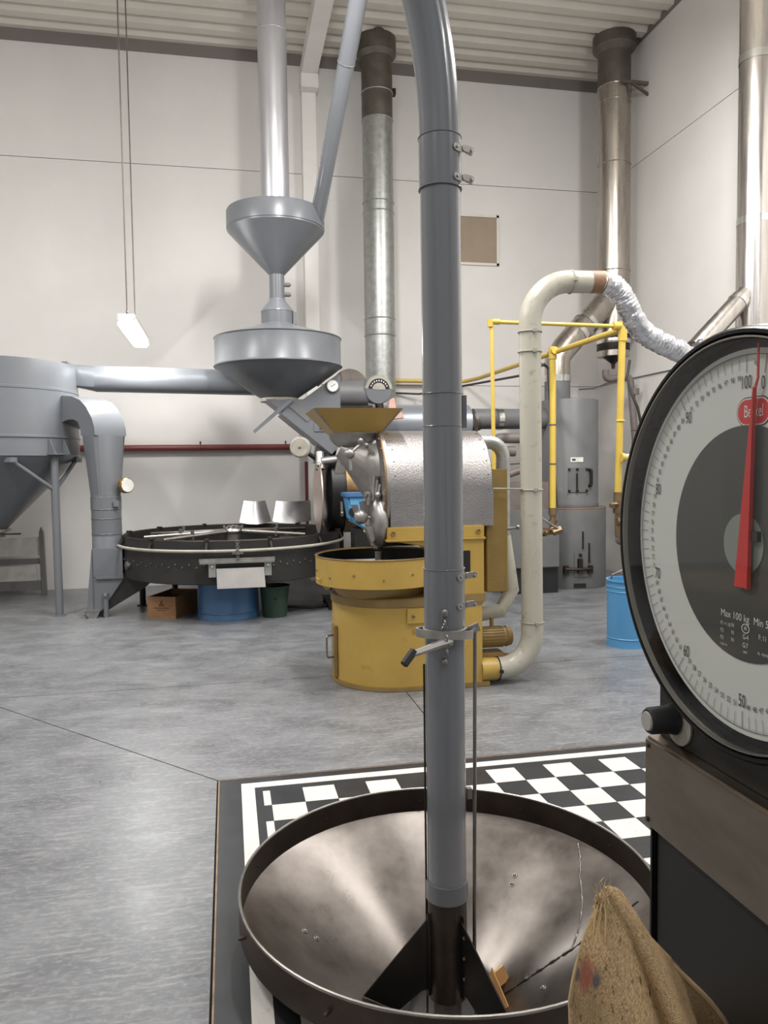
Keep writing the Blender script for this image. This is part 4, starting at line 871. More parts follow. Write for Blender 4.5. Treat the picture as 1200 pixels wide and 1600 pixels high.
for f in (.35, .62): p_ = Vector((4.31, 9.43, 3.07)).lerp(Vector((4.86, 9.59, 3.60)), f); q.cyl(p_, p_+d_*.07, .170, seg=32, caps=False)
q.cyl((4.22, 9.42, 2.64), (4.22, 9.42, 2.72), .170, seg=32, caps=False); outs(q, 'branch_band', 'band', tb)
c3 = thing('right_flue', (5.27, 7.1, 3), 'stainless flue along the right wall above the scale dial', 'flue')
GX, GY = 5.335, 7.1
B().cyl((GX, GY, 0), (GX, GY, 4.0), .172, seg=40).out('flue_length', 'stain2', c3); B().cyl((GX, GY, 4.0), (GX, GY, 5.6), .168, seg=40).out('flue_length', 'stain2', c3); B().cyl((GX, GY, 5.6), (GX, GY, ZC+.05), .166, seg=40).out('flue_length', 'stain2', c3)
outs(B().cyl((GX, GY, 3.98), (GX, GY, 4.05), .175, seg=40, caps=False).cyl((GX, GY, 5.58), (GX, GY, 5.66), .172, seg=40, caps=False), 'joint_band', 'band', c3)
bb = B().cyl((5.22, 7.08, 3.27), (4.6, 6.98, 2.70), .10, seg=28).out('branch', 'stain2', c3); B().cyl((5.16, 7.07, 3.215), (5.12, 7.065, 3.178), .107, seg=28).out('branch_band', 'band', bb)

# ------------------------------------------------------------------ afterburner furnace
fu = thing('afterburner', (4.38, 9.4, 0), 'grey stepped cylindrical furnace in the corner beside the gas pipe', 'furnace')
AXX, AYY = 4.38, 9.4
lo = B().lathe([(1e-4, 0), (.455, 0), (.46, .02), (.46, 1.0), (.455, 1.015), (.36, 1.02), (1e-4, 1.02)], (AXX, AYY, 0), seg=56).out('lower_shell', 'greydk', fu)
B().torus((AXX, AYY, 1.015), (0, 0, 1), .455, .008, 56, 6).out('shell_rim', 'rust', lo)
B().lathe([(.365, 1.02), (.372, 1.06), (.362, 1.08), (.362, 2.385), (.355, 2.40), (1e-4, 2.44)], (AXX, AYY, 0), seg=56).out('upper_shell', 'greydk', fu)
B().cyl((4.22, 9.42, 2.38), (4.22, 9.42, 2.67), .165, seg=32).out('neck', 'greydk', fu)
def onshell(rad, ang, z): return Vector((AXX+rad*math.cos(ang), AYY+rad*math.sin(ang), z))
def curvedplate(rad, a0, a1, z0, z1, t=.012, n=8):
    b = B(); ro_ = [onshell(rad+t, a0+(a1-a0)*k/n, 0) for k in range(n+1)]; ri = [onshell(rad-.01, a1+(a0-a1)*k/n, 0) for k in range(n+1)]; poly = [(p.x, p.y) for p in ro_+ri]
    return b.prism(poly, (0, 0, z0), (1, 0, 0), (0, 1, 0), (0, 0, z1-z0))
am = -PI/2-.2
hp1 = curvedplate(.362, am-.28, am+.40, 1.22, 1.53).out('upper_door', 'greydk', fu)
q = B()
for a in (am-.24, am+.02, am+.36):
    for z in (1.24, 1.51): q.bolt(onshell(.376, a, z), (math.cos(a), math.sin(a), 0), .016, .02)
q.box(onshell(.40, am+.5, 1.40), (.03, .03, .18)).box(onshell(.40, am+.0, 1.36), (.012, .02, .2)).bolt(onshell(.37, am+.5, 1.50), (math.cos(am+.5), math.sin(am+.5), 0), .02, .03).bolt(onshell(.37, am+.5, 1.30), (math.cos(am+.5), math.sin(am+.5), 0), .02, .03)
outs(q, 'door_bolt', 'soot', hp1)
curvedplate(.362, am-.20, am+.24, 1.60, 1.66, .006).out('name_plate', 'wprint', fu)
q = B(); 
for k in range(6): a = am-.14+.02*k; q.box(onshell(.369, a, 1.63), (.006, .004, .02+.008*(k % 2)))
q.out('name_plate_print', 'print', fu)
hp2 = curvedplate(.46, am-.10, am+.26, .16, .46).out('lower_door', 'greydk', fu)
q = B()
for a in (am-.32, am+.32): q.box(onshell(.485, a, .25), (.06, .04, .10))
q.tube([onshell(.50, am-.32, .26), onshell(.515, am, .26), onshell(.50, am+.32, .26)], .020, 8).box(onshell(.50, am+.03, .30), (.05, .05, .18)).box(onshell(.475, am+.12, .62), (.012, .02, .22)).box(onshell(.475, am+.30, .46), (.012, .02, .25)).bolt(onshell(.47, am+.05, .44), (math.cos(am), math.sin(am), 0), .02, .03)
q.out('door_latch', 'soot', hp2)
curvedplate(.46, am-.12, am+.22, .02, .075, .004).out('ash_slot', 'black', fu)
B().tube([(3.05, 9.36, 2.16), (3.98, 9.38, 2.16), (4.12, 9.39, 2.16)], [.13, .13, .06], 28).out('inlet_duct', 'greydk', fu)
gd = thing('exhaust_duct', (2.4, 9.36, 2.0), 'horizontal blue-grey exhaust duct above the hammered drum', 'duct')
B().cyl((1.55, 9.36, 2.10), (2.98, 9.36, 2.10), .235, seg=40).out('duct_length', 'bluegrey', gd)
B().lathe([(.235, 0), (.135, .10), (.135, .14)], (2.97, 9.36, 2.10), (1, 0, .35), 36).out('reducer', 'galvdk', gd)
B().cyl((3.36, 9.36, 2.16), (3.43, 9.36, 2.16), .142, seg=32).out('clamp_band', 'band', gd)
bx = thing('burner_unit', (3.5, 9.0, 0), 'burner with brown elbows on a grey cabinet beside the furnace', 'burner')
B().span((3.22, 8.75, .32), (3.95, 9.3, 1.02)).out('cabinet', 'greydk', bx, bevel=.01); B().span((3.28, 8.8, 0), (3.95, 9.3, .32)).out('cabinet_base', 'black', bx)
q = B().tube(fillet([(3.55, 8.95, 1.90), (3.22, 8.95, 1.90), (3.22, 8.95, 1.74), (3.45, 8.95, 1.74)], .06, 6), .065, 14).tube([(3.15, 8.9, 1.40), (3.55, 8.9, 1.52)], .045, 12).span((3.2, 8.9, 1.02), (3.9, 9.2, 1.36)).tube([(3.15, 8.92, 1.58), (3.5, 8.92, 1.60)], .02, 8).ball((3.22, 8.88, 1.53), .06, 12, 8)
q.out('burner_elbow', 'brown', bx); B().span((3.18, 8.86, 1.14), (3.24, 8.9, 1.30)).span((3.27, 8.86, 1.05), (3.32, 8.9, 1.25)).out('burner_tag', 'wprint', bx)

# ------------------------------------------------------------------ yellow gas line
gp = thing('gas_pipework', (3.45, 7.8, 0), 'yellow gas pipework of horizontal runs and upright drops with valves', 'pipe')
g = B()
run = fillet([(1.5, 10.72, 2.79), (3.38, 10.72, 2.785), (3.45, 10.3, 2.785), (3.5, 6.4, 2.77)], [.1, .1], 6)
B().tube(run, .028, 14).out('main_run', 'gas', gp)
B().tube([(3.455, 7.83, 2.78), (3.455, 7.83, 1.09)], .034, 16).out('drop_pipe', 'gas', gp)
B().tube([(3.49, 6.4, 2.80), (3.452, 6.4, 1.30)], .031, 16).out('drop_pipe', 'gas', gp)
B().tube(fillet([(3.49, 6.4, 2.79), (2.262, 6.4, 2.80), (2.242, 6.3, 1.45)], .03, 4), .017, 12).out('branch_pipe', 'gas', gp)
q = B().cyl((3.455, 7.83, 2.70), (3.455, 7.83, 2.83), .043, seg=16).cyl((3.45, 7.75, 2.782), (3.46, 7.92, 2.782), .038, seg=14).cyl((3.49, 6.4, 2.66), (3.49, 6.4, 2.835), .040, seg=16).cyl((3.40, 6.4, 2.79), (3.53, 6.4, 2.795), .036, seg=14).cyl((3.49, 6.5, 2.77), (3.49, 6.38, 2.77), .036, seg=14).cyl((2.25, 6.395, 2.755), (2.25, 6.395, 2.82), .025, seg=12).cyl((2.25, 6.395, 2.80), (2.33, 6.395, 2.80), .025, seg=12)
outs(q, 'pipe_fitting', 'gas', gp)
for xx, yy, zz in ((3.455, 7.83, 2.0), (3.455, 7.83, 1.58), (3.472, 6.4, 1.95)): B().torus((xx, yy, zz), (0, 0, 1), .036, .008, 16, 6).out('pipe_union', 'gas' if zz < 1.97 and zz > 1.9 else 'brown', gp)
v1 = B().cyl((3.455, 7.83, 1.10), (3.455, 7.83, 1.02), .042, seg=14).cyl((3.455, 7.83, 1.02), (3.455, 7.83, .90), .036, seg=8).cyl((3.455, 7.83, .93), (3.455, 7.83, .97), .052, seg=6).cyl((3.25, 7.78, .84), (3.47, 7.86, .845), .038, seg=12).cyl((3.44, 7.80, .84), (3.53, 7.78, .87), .05, .045, seg=6).ball((3.455, 7.83, .86), .05, 12, 8).cyl((3.33, 7.8, .84), (3.36, 7.81, .84), .05, seg=6).cyl((3.1, 7.75, .835), (3.28, 7.79, .838), .032, seg=12)
v1.out('gas_valve', 'brass', gp); B().tube([(3.48, 7.76, .88), (3.30, 7.74, .99), (3.22, 7.74, 1.06)], .014, 8).out('valve_lever', 'cast', gp)
v2 = B().cyl((3.452, 6.4, 1.31), (3.452, 6.4, 1.22), .038, seg=12).cyl((3.452, 6.4, 1.22), (3.452, 6.4, .98), .030, seg=8).cyl((3.36, 6.36, 1.19), (3.47, 6.4, 1.22), .020, seg=10).cyl((3.452, 6.4, 1.12), (3.452, 6.4, 1.17), .045, seg=6).cyl((3.42, 6.36, 1.05), (3.49, 6.36, 1.05), .035, seg=8).tube(fillet([(3.452, 6.4, .99), (3.452, 6.4, .90), (3.6, 6.4, .87)], .03, 4), .026, 10).torus((3.40, 6.35, 1.20), (0, .3, 1), .03, .007, 14, 6)
v2.out('gas_valve', 'brass', gp)
q = B().tube(fillet([(3.452, 6.4, .90), (3.452, 6.4, .85), (3.75, 6.45, .84), (3.75, 6.45, 0)], .04, 4), .024, 10); q.out('feed_pipe', 'brown', gp)
st_ = B().cyl((3.47, 6.36, 1.62), (3.9, 6.34, 1.62), .034, seg=14).out('stub_pipe', 'beige', gp); B().cyl((3.46, 6.36, 1.62), (3.49, 6.36, 1.62), .041, seg=14).out('stub_cap', 'gas', st_)
kc = B().tube(fillet([(3.78, 8.95, 2.80), (3.89, 8.95, 2.78), (3.895, 8.72, 1.06), (3.80, 8.72, 1.04)], .06, 5), .018, 8)
tag(kc.out('black_conduit', 'black'), 'thin black conduit bent around the yellow gas drop by the furnace', 'conduit')
kc = B().tube([(1.4, 10.8, 2.62), (2.4, 10.8, 2.62), (2.7, 10.7, 2.60), (3.0, 10.0, 2.62), (3.2, 8.0, 2.55), (3.4, 7.9, 2.66)], .014, 8)
tag(kc.out('black_cable', 'cable'), 'black cable sagging along the wall below the yellow gas run', 'cable')

# ------------------------------------------------------------------ pipes on the walls
rp_ = thing('red_pipe', (-.5, 10.78, 1.86), 'red oxide pipe running level along the white back wall', 'pipe')
B().cyl((-2.6, 10.77, 1.865), (1.05, 10.77, 1.865), .042, seg=20).out('level_run', 'red', rp_)
B().span((1.06, 10.74, .30), (1.17, 10.80, 1.66)).out('upright', 'red', rp_, bevel=.006)
q = B()
for xx in (-.35, .80, -1.5): q.torus((xx, 10.77, 1.865), (1, 0, 0), .044, .006, 20, 6).cyl((xx, 10.77, 1.91), (xx, 10.77, 1.95), .012, seg=8).cyl((xx, 10.77, 1.865), (xx, YB-.003, 1.865), .012, seg=8)
outs(q, 'pipe_clip', 'red', rp_, 3)
dp2 = thing('drain_pipe', (5.35, 9.6, 0), 'brown drain pipe elbow on the right wall under the sooty flue cone', 'pipe')
B().tube(fillet([(5.00, 9.62, 2.83), (5.00, 9.62, 2.70), (5.36, 9.62, 2.76), (5.40, 9.55, 1.9), (5.40, 9.55, .0)], [.06, .08, .1], 6), .046, 16).out('pipe_run', 'brown', dp2)
outs(B().cyl((5.40, 9.56, 2.50), (5.40, 9.56, 2.58), .055, seg=16).cyl((5.40, 9.55, 2.02), (5.40, 9.55, 2.05), .055, seg=16), 'pipe_socket', 'brown', dp2)
kc = B().tube([(5.12, 9.2, 2.90), (5.03, 9.1, 2.66), (5.04, 9.0, 2.45), (5.12, 9.0, 2.28), (5.25, 9.1, 2.0), (5.32, 9.2, 1.6), (5.28, 9.2, 1.0), (5.30, 9.2, .02)], .018, 8)
tag(kc.out('hanging_cable', 'cable'), 'thin dark cable looping down the right wall by the drain pipe', 'cable')
kc = B().tube([(5.20, YB-.012, 2.70), (5.45, YB-.012, 2.715), (XR-.012, 10.6, 2.76), (XR-.012, 9.0, 2.745), (XR-.012, 6.0, 2.75)], .006, 6)
tag(kc.out('wall_cable', 'wire'), 'thin grey cable pinned along the right wall joint', 'cable')

# ------------------------------------------------------------------ cyclone and aspiration ducts, left
CX, CY, CR = -2.55, 9.3, .90
cyc = thing('cyclone', (CX, CY, 0), 'big grey cyclone separator on braced tube legs at the left edge', 'cyclone')
B().lathe([(1e-4, 2.74), (CR, 2.74), (CR, 2.46), (CR+.006, 2.455), (CR+.006, 2.43), (CR, 2.425), (CR, 1.95), (CR+.012, 1.945), (CR+.012, 1.925), (CR, 1.92), (CR, 1.74), (CR+.006, 1.735)], (CX, CY, 0), seg=72).out('barrel', 'grey', cyc)
B().lathe([(CR, 1.735), (.10, .92)], (CX, CY, 0), seg=72).out('cone', 'grey', cyc)
B().lathe([(.10, .93), (.16, .93), (.16, .90), (.10, .90), (.10, .84), (1e-4, .84)], (CX, CY, 0), seg=28).out('outlet_flange', 'cast', cyc); B().box((CX+.14, CY-.15, .88), (.30, .03, .015)).out('outlet_lever', 'soot', cyc)
for a in (-33, 120, 213):
    t = math.radians(a); d = Vector((math.cos(t), math.sin(t), 0)); tg = Vector((-d.y, d.x, 0)); p = Vector((CX, CY, 0))+d*(CR-.03)
    lg = B().cyl(p+Vector((0, 0, .01)), p+Vector((0, 0, 1.74)), .042, seg=18).box(p+Vector((0, 0, .006)), (.11, .11, .012)).out('leg', 'grey', cyc)
    for sgn in (-1, 1):
        e_ = Vector((CX, CY, 1.69))+(d*math.cos(.55)+tg*(sgn*math.sin(.55)))*(CR-.03); B().cyl(p+Vector((0, 0, 1.36)), e_, .022, seg=10).box(e_, (.09, .09, .05), t).out('brace', 'grey', lg)
    q = B()
    for sgn in (-1, 1): q.prism([(0, 0), (.10, 0), (.02, .16), (0, .16)], Vector((CX, CY, 1.745))+d*(CR-.005)+tg*(sgn*.10), d, (0, 0, 1), tg*.012)
    q.box(Vector((CX, CY, 1.75))+d*(CR+.02), (.12, .24, .018), t); q.out('leg_bracket', 'grey', lg)
hd_ = thing('horizontal_duct', (-1.2, 9.4, 2.6), 'shiny horizontal grey duct from the cyclone top to behind the hopper', 'duct')
B().cyl((-1.46, 9.42, 2.622), (.85, 9.42, 2.585), .148, seg=40).out('duct_length', 'bluegrey', hd_)
def ringrect(c, w, h, n=32):
    out = []
    for k in range(n):
        t = 2*PI*k/n; dx, dy = math.cos(t), math.sin(t); s = min(w/abs(dx) if abs(dx) > 1e-6 else 9, h/abs(dy) if abs(dy) > 1e-6 else 9); out.append(Vector((c[0], c[1]+dx*s, c[2]+dy*s)))
    return out
rr0 = ringrect((-1.74, 9.42, 2.66), .13, .12); rr1 = [Vector((-1.45, 9.42+.148*math.cos(2*PI*k/32), 2.622+.148*math.sin(2*PI*k/32))) for k in range(32)]
B().loft([rr0, rr1]).out('transition', 'bluegrey', hd_, sharp=15); B().span((-1.80, 9.28, 2.53), (-1.735, 9.56, 2.80)).out('end_flange', 'grey', hd_, bevel=.004)
ad = thing('aspiration_duct', (-1.3, 8.8, 0), 'grey duct bending down from the cyclone to the cooling tray, with a brass gauge', 'duct')
dd_ = Vector((.75, -.66, 0)).normalized(); nn = Vector((-.66, -.75, 0)).normalized(); o_ = Vector((-1.30, 8.80, 0))-dd_*.79+nn*.21
side = [(-.06, 2.38), (.42, 2.38), (.56, 2.365), (.68, 2.32), (.78, 2.24), (.86, 2.12), (.895, 2.02), (.90, 1.94), (.68, 1.94), (.675, 2.02), (.64, 2.09), (.57, 2.12), (.48, 2.12), (-.06, 2.0)]
B().prism(side, o_, dd_, (0, 0, 1), -nn*.42).out('bend', 'grey', ad, sharp=30)
B().prism([(-.05, 1.95), (-.02, 1.95), (-.02, 2.43), (-.05, 2.43)], o_+nn*.06, dd_, (0, 0, 1), -nn*.54).out('wall_flange', 'grey', ad)
q = B()
for k in range(6): q.bolt(o_+nn*.03+dd_*-.02+Vector((0, 0, 1.98+.08*k)), dd_, .008, .006)
outs(q, 'flange_bolt', 'steel', ad)
PX, PY = -1.30, 8.80
r0 = []; r1 = []; n = 32
cc = Vector((PX, PY, 1.94)); ctr = o_+dd_*.79-nn*.21; ctr.z = 1.94
for k in range(n):
    t = 2*PI*k/n; dx, dy = math.cos(t), math.sin(t); s = min(.11/abs(dx) if abs(dx) > 1e-6 else 9, .21/abs(dy) if abs(dy) > 1e-6 else 9)
    r0.append(ctr+dd_*(dx*s)+nn*(dy*s)); r1.append(Vector((PX, PY, 1.30))+dd_*(.155*dx)+nn*(.155*dy))
B().loft([r0, r1]).out('transition', 'grey', ad, sharp=14)
B().cyl((PX, PY, .86), (PX, PY, 1.31), .156, seg=36).out('round_length', 'grey', ad)
B().cyl((PX, PY, 1.15), (PX, PY, 1.28), .160, seg=36).out('sleeve', 'grey', ad)
q = B()
for z in (1.15, 1.28, 1.05, .885): q.torus((PX, PY, z), (0, 0, 1), .159, .004, 36, 6)
q.span((PX+.10, PY-.16, 1.18), (PX+.15, PY-.11, 1.24)); outs(q, 'joint_band', 'grey', ad)
B().lathe([(.155, .87), (.158, .72)], (PX, PY, 0), seg=36).out('lower_collar', 'bluegrey', ad)
B().span((-1.435, 8.62, .42), (-1.125, 8.96, .735)).out('box_section', 'grey', ad, bevel=.004)
B().prism([(-1.435, .43), (-1.125, .43), (-1.125, .40), (-1.36, .06), (-1.435, .06)], (0, 8.62, 0), (1, 0, 0), (0, 0, 1), (0, .34, 0)).out('foot_section', 'grey', ad)
B().prism([(-1.16, .46), (-.74, .44), (-.90, .30), (-1.34, .04), (-1.44, .04)], (0, 8.64, 0), (1, 0, 0), (0, 0, 1), (0, .30, 0)).out('tray_connector', 'trayblk', ad)
B().prism([(-1.435, .73), (-1.50, .10), (-1.53, .02), (-1.40, .02), (-1.435, .10)], (0, 8.60, 0), (1, 0, 0), (0, 0, 1), (0, .38, 0)).out('side_flare', 'grey', ad)
B().span((-1.53, 8.56, .075), (-1.36, 9.0, .09)).prism([(-1.53, .08), (-1.36, .08), (-1.40, .0), (-1.48, .0)], (0, 8.57, 0), (1, 0, 0), (0, 0, 1), (0, .40, 0)).out('foot', 'cast', ad)
B().cyl((-1.305, 8.60, .0), (-1.305, 8.60, .26), .028, seg=12).bolt((-1.305, 8.57, .24), (0, -1, 0), .02, .015).out('leg', 'grey', ad)
B().box((-1.26, 8.61, .425), (.28, .03, .025)).out('joint_bar', 'grey', ad)
ga = B().lathe([(1e-4, .055), (.07, .055), (.082, .04), (.086, 0), (.07, -.02), (1e-4, -.02)], (-1.085, 8.70, 1.405), (.58, -.81, 0), 28).out('gauge', 'gold', ad)
B().lathe([(1e-4, .058), (.07, .058), (.07, .05), (1e-4, .05)], (-1.085, 8.70, 1.405), (.58, -.81, 0), 28).out('gauge_face', 'gauge', ga); B().cyl((-1.16, 8.76, 1.39), (-1.09, 8.71, 1.40), .022, seg=10).out('gauge_stem', 'gold', ga)

# ------------------------------------------------------------------ big black cooling tray
TX, TY, TR = .05, 9.0, 1.215
bt = thing('cooling_tray', (TX, TY, 0), 'wide black round cooling tray with stirring arms and a pale rail around it', 'cooling tray')
B().lathe([(TR-.03, .845), (TR, .845), (TR, .42), (TR-.02, .41), (TR-.02, .62), (TR-.03, .66)], (TX, TY, 0), seg=96, closed=True).out('tray_wall', 'trayblk', bt)
B().lathe([(1e-4, .67), (TR-.03, .67), (TR-.03, .64), (1e-4, .64)], (TX, TY, 0), seg=72).out('sieve_floor', 'black', bt)
B().lathe([(1e-4, .44), (TR-.02, .44), (TR-.02, .41), (1e-4, .41)], (TX, TY, 0), seg=72).out('tray_bottom', 'trayblk', bt)
B().torus((TX, TY, .848), (0, 0, 1), TR-.015, .012, 96, 6).out('tray_rim', 'soot', bt)
rl = B().torus((TX, TY, .755), (0, 0, 1), TR+.045, .016, 96, 10).out('rail', 'cream', bt)
q = B()
for k in range(12):
    a = 2*PI*k/12+.3; q.cyl((TX+(TR+.04)*math.cos(a), TY+(TR+.04)*math.sin(a), .745), (TX+(TR-.01)*math.cos(a), TY+(TR-.01)*math.sin(a), .86), .014, seg=8).box((TX+(TR-.01)*math.cos(a), TY+(TR-.01)*math.sin(a), .86), (.06, .035, .025), a)
outs(q, 'rail_clip', 'soot', rl, 2)
sa = B().cyl((TX, TY, .66), (TX, TY, .90), .10, seg=20).ball((TX, TY, .86), .12, 16, 8, (1, 1, .55))
for k in range(5): sa.bolt((TX-.1+.05*k, TY-.08, .90), (0, 0, 1), .014, .02)
sa = sa.out('stirrer_hub', 'steel', bt)
for a, L in ((.55, 1.02), (2.75, 1.02), (3.25, .98), (-.35, .85), (3.75, .9)):
    d = Vector((math.cos(a), math.sin(a), 0)); B().cyl(Vector((TX, TY, .86)), Vector((TX, TY, .82))+d*L, .028, .018, seg=10).box(Vector((TX, TY, .74))+d*L*.8, (.26, .012, .13), a+.5).cyl(Vector((TX, TY, .80))+d*L*.6, Vector((TX, TY, .90))+d*L*.6, .02, seg=8).out('stirrer_arm', 'steel', sa)
q = B()
for k in range(46):
    a = PI+.25+k*(PI-.3)/45
    if abs(a-1.5*PI) > .22: q.bolt((TX+TR*math.cos(a), TY+TR*math.sin(a), .585+.03*(k % 2)), (math.cos(a), math.sin(a), 0), .010, .008)
a = PI+.45; q.bolt((TX+TR*math.cos(a), TY+TR*math.sin(a), .56), (math.cos(a), math.sin(a), 0), .045, .03)
outs(q, 'tray_bolt', 'galvdk', bt)
YG = TY-TR
gt = B().span((-.29, YG-.075, .635), (.44, YG+.01, .655)).box((.075, YG-.05, .67), (.74, .015, .03)).out('gate_shelf', 'cast', bt)
B().span((-.14, YG-.02, .47), (.34, YG+.03, .64)).out('gate_opening', 'black', bt)
B().prism([(-.13, .0), (.335, .0), (.345, -.20), (-.125, -.20)], (0, YG-.05, .585), (1, 0, 0), (0, .22, .97), (0, -.006, 0)).out('gate_plate', 'chutein', gt)
for xx in (-.17, .375): B().span((xx-.035, YG-.05, .50), (xx+.035, YG+.02, .645)).bolt((xx, YG-.05, .60), (0, -1, 0), .014, .01).out('gate_bracket', 'galv', gt)
ch = B(); zz = .84
for k in range(9): ch.torus((.08, YG-.055-.005*k % 2, zz), (1, 0, 0) if k % 2 else (0, 1, 0), .015, .004, 10, 5); zz -= .0215
ch.box((.08, YG-.06, .735), (.11, .03, .02)); ch.out('gate_chain', 'steel', bt)
for a in (1.2, 2.3):
    B().cyl((TX+1.08*math.cos(a), TY+1.08*math.sin(a), 0), (TX+1.08*math.cos(a), TY+1.08*math.sin(a), .43), .035, seg=12).box((TX+1.08*math.cos(a), TY+1.08*math.sin(a), .006), (.12, .12, .012)).out('leg', 'black', bt)
B().cyl((.05, 8.9, 0), (.05, 8.9, .43), .05, seg=12).out('leg', 'black', bt)
B().cyl((-1.0, 9.28, 0), (-1.0, 9.28, .43), .035, seg=12).box((-1.0, 9.28, .006), (.12, .12, .012)).out('leg', 'black', bt)
# loose steel plates standing on the rim
def defl(x0, x1, xa, xb, z0, z1, name, l):
    n = 10; b = B(); vs = []; fs = []
    for k in range(n+1):
        f = k/n; bow = .07*math.sin(PI*f); dz = -.03*math.sin(PI*f)
        for t in (0, .012): vs += [(x0+(x1-x0)*f, 10.06+t-bow, z0+dz), (xa+(xb-xa)*f, 10.16+t-bow*.6, z1+dz*.3)]
    for k in range(n): i = 4*k; fs += [(i, i+4, i+5, i+1), (i+2, i+3, i+7, i+6), (i, i+2, i+6, i+4), (i+1, i+5, i+7, i+3)]
    fs += [(0, 1, 3, 2), (4*n, 4*n+2, 4*n+3, 4*n+1)]
    tag(b.add(vs, fs).out(name, 'plate'), l, 'metal plate', 'loose steel plates on the cooling tray')
defl(.135, .545, .20, .475, .885, 1.155, 'deflector_plate', 'narrower curved steel plate standing on the black tray rim, left of the pair')
defl(.56, 1.06, .615, 1.065, .885, 1.145, 'deflector_plate', 'wider curved steel plate standing on the black tray rim by the red upright')
# things under the tray
wc = thing('wooden_crate', (-.715, 8.55, 0), 'open wooden crate with a faint printed emblem under the black tray', 'crate')
cO = Vector((-.863, 8.422, 0)); cu = Vector((.93, -.368, 0)); cv = Vector((.368, .93, 0)); CW, CD, CH = .318, .56, .232; UZ = Vector((0, 0, 1))
def crate_box(u0, u1, v0, v1, z0, z1, name, m='wood'): return B().prism([(u0, v0), (u1, v0), (u1, v1), (u0, v1)], cO+UZ*z0, cu, cv, UZ*(z1-z0)).out(name, m, wc)
crate_box(0, CW, 0, .018, 0, CH, 'front_board'); crate_box(0, CW, CD-.018, CD, 0, CH, 'back_board')
crate_box(0, .014, .018, CD-.018, 0, CH-.004, 'side_board'); crate_box(CW-.014, CW, .018, CD-.018, 0, CH-.004, 'side_board'); crate_box(.014, CW-.014, .018, CD-.018, 0, .012, 'bottom_board')
pe_ = cO+cu*CW/2-cv*.0012
B().prism([(-.03, .13), (.03, .13), (.03, .15), (.012, .155), (.012, .18), (0, .198), (-.012, .18), (-.012, .155), (-.03, .15)], pe_, cu, UZ, cv*.001).prism([(-.085, .105), (.085, .105), (.085, .116), (-.085, .116)], pe_, cu, UZ, cv*.001).prism([(-.05, .082), (.05, .082), (.05, .091), (-.05, .091)], pe_, cu, UZ, cv*.001).out('printed_emblem', 'ink', wc)
bd2 = thing('blue_drum', (-.02, 8.34, 0), 'squat blue metal drum standing under the tray discharge gate', 'drum')
B().lathe([(1e-4, .02), (.315, .02), (.32, 0), (.325, .0), (.325, .02), (.318, .03), (.318, .38), (.324, .385), (.324, .40), (.31, .40), (.31, .03), (1e-4, .03)], (-.02, 8.34, 0), seg=56).out('drum_shell', 'blue', bd2)
outs(B().torus((-.02, 8.34, .07), (0, 0, 1), .318, .006, 56, 6).torus((-.02, 8.34, .395), (0, 0, 1), .318, .007, 56, 6), 'drum_hoop', 'blue', bd2)
gb = thing('green_bucket', (.46, 8.2, 0), 'dark green bucket beside the blue drum under the tray', 'bucket')
B().lathe([(1e-4, 0), (.125, 0), (.155, .31), (.165, .315), (.165, .33), (.150, .33), (.148, .31), (.12, .02), (1e-4, .02)], (.46, 8.2, 0), seg=40).out('bucket_shell', 'green', gb)
B().tube([(.33, 8.2, .30), (.36, 8.15, .26), (.46, 8.04, .20), (.56, 8.15, .26), (.60, 8.2, .30)], .005, 6).out('bucket_handle', 'soot', gb)
kc = B().tube([(.62, 8.6, .02), (.9, 8.5, .02), (1.3, 8.7, .02), (1.6, 8.4, .02)], .018, 8); tag(kc.out('floor_cable', 'cable'), 'black cable lying on the floor beside the green bucket', 'cable')
pl = thing('wooden_pallet', (1.3, 9.8, 0), 'low dark wooden skid on the floor behind the yellow cooling tray', 'pallet')
for k in range(3): B().span((1.06+.14*k, 8.35, .05), (1.17+.14*k, 8.98, .075)).out('plank', 'soot', pl)
for yy in (8.4, 8.9): B().span((1.06, yy-.04, 0), (1.45, yy+.04, .05)).out('bearer', 'soot', pl)

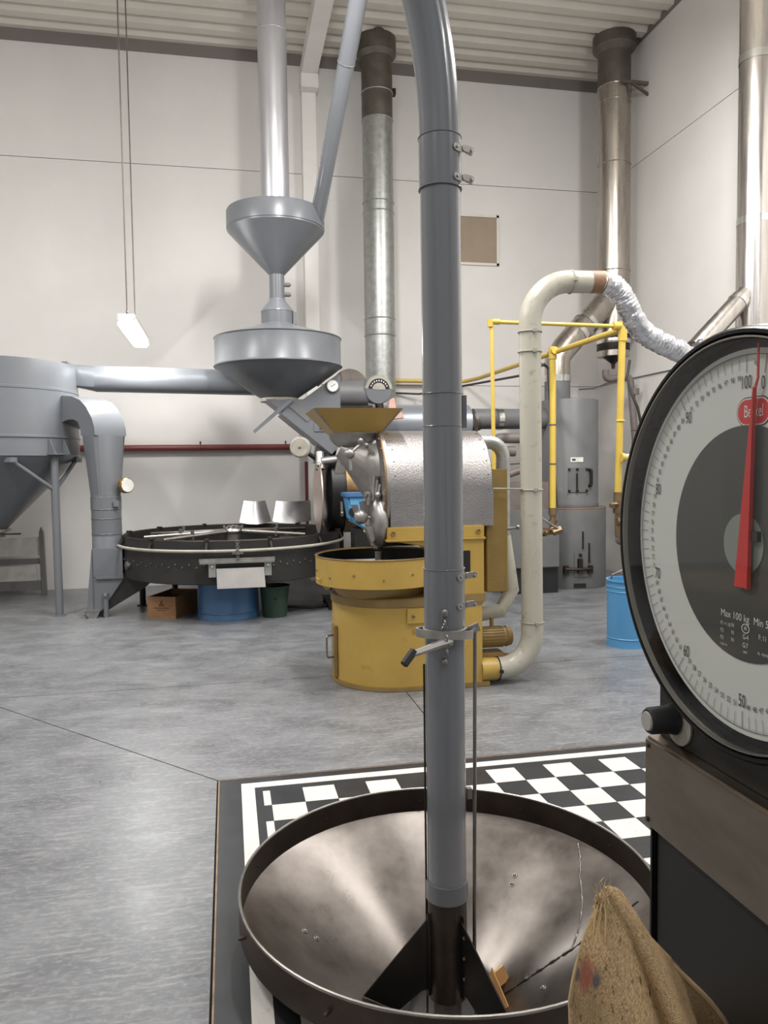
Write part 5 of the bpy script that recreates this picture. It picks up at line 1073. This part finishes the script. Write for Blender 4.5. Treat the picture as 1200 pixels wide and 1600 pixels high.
# ------------------------------------------------------------------ bench at the left edge
be = thing('metal_bench', (-2.8, 10.4, 0), 'grey metal bench frame with pale panels against the back wall', 'bench')
for xx in (-2.32, -3.7): B().prism([(xx-.03, 0), (xx+.035, 0), (xx+.02, .80), (xx-.01, .87), (xx-.03, .80)], (0, 10.36, 0), (1, 0, 0), (0, 0, 1), (0, .07, 0)).out('post', 'bench', be)
B().span((-3.7, 10.38, .40), (-2.33, 10.42, .47)).out('rail', 'bench', be, bevel=.004); B().span((-3.7, 10.36, .07), (-2.33, 10.42, .19)).out('rail', 'bench', be, bevel=.004)
B().span((-3.7, 10.385, .505), (-2.34, 10.405, .74)).out('panel', 'benchpale', be); B().span((-3.7, 10.385, .19), (-2.40, 10.405, .38)).out('panel', 'benchpale', be)

# ------------------------------------------------------------------ blue can
cn = thing('blue_can', (3.34, 6.05, 0), 'tall light blue metal can with a wire handle beside the scale dial', 'can')
B().lathe([(1e-4, .01), (.165, .01), (.168, 0), (.174, 0), (.172, .02), (.170, .07), (.175, .075), (.170, .08), (.170, .47), (.175, .475), (.170, .48), (.170, .51), (.175, .515), (.170, .52), (.170, .555), (.178, .56), (.178, .575), (.162, .575), (.160, .55), (.16, .02), (1e-4, .02)], (3.355, 6.05, 0), seg=48).out('can_shell', 'cyan', cn)
B().tube([(3.19, 6.05, .555), (3.20, 6.02, .62), (3.28, 5.98, .665), (3.42, 5.98, .64), (3.50, 6.02, .58), (3.52, 6.05, .555)], .007, 8).out('can_handle', 'band', cn)

# ------------------------------------------------------------------ hanging lamp
lp = thing('hanging_lamp', (-.98, 8.75, 3.14), 'bright white tube lamp hung on two thin wires before the back wall', 'lamp')
LX, LA, LB, LZ = -.965, 8.25, 9.6, 3.10
B().span((LX-.09, LA, LZ-.01), (LX+.09, LB, LZ+.05)).out('lamp_housing', 'lampbody', lp, bevel=.01)
B().span((LX-.088, LA+.002, LZ-.085), (LX+.088, LB-.01, LZ-.01)).out('lamp_diffuser', 'tube', lp, bevel=.02)
for yy in (LA+.08, LB-.55): B().cyl((LX, yy, LZ+.05), (LX, yy, ZC+.02), .008, seg=6).torus((LX, yy, LZ+.075), (1, 0, 0), .03, .008, 12, 6).out('hanging_wire', 'wire', lp)
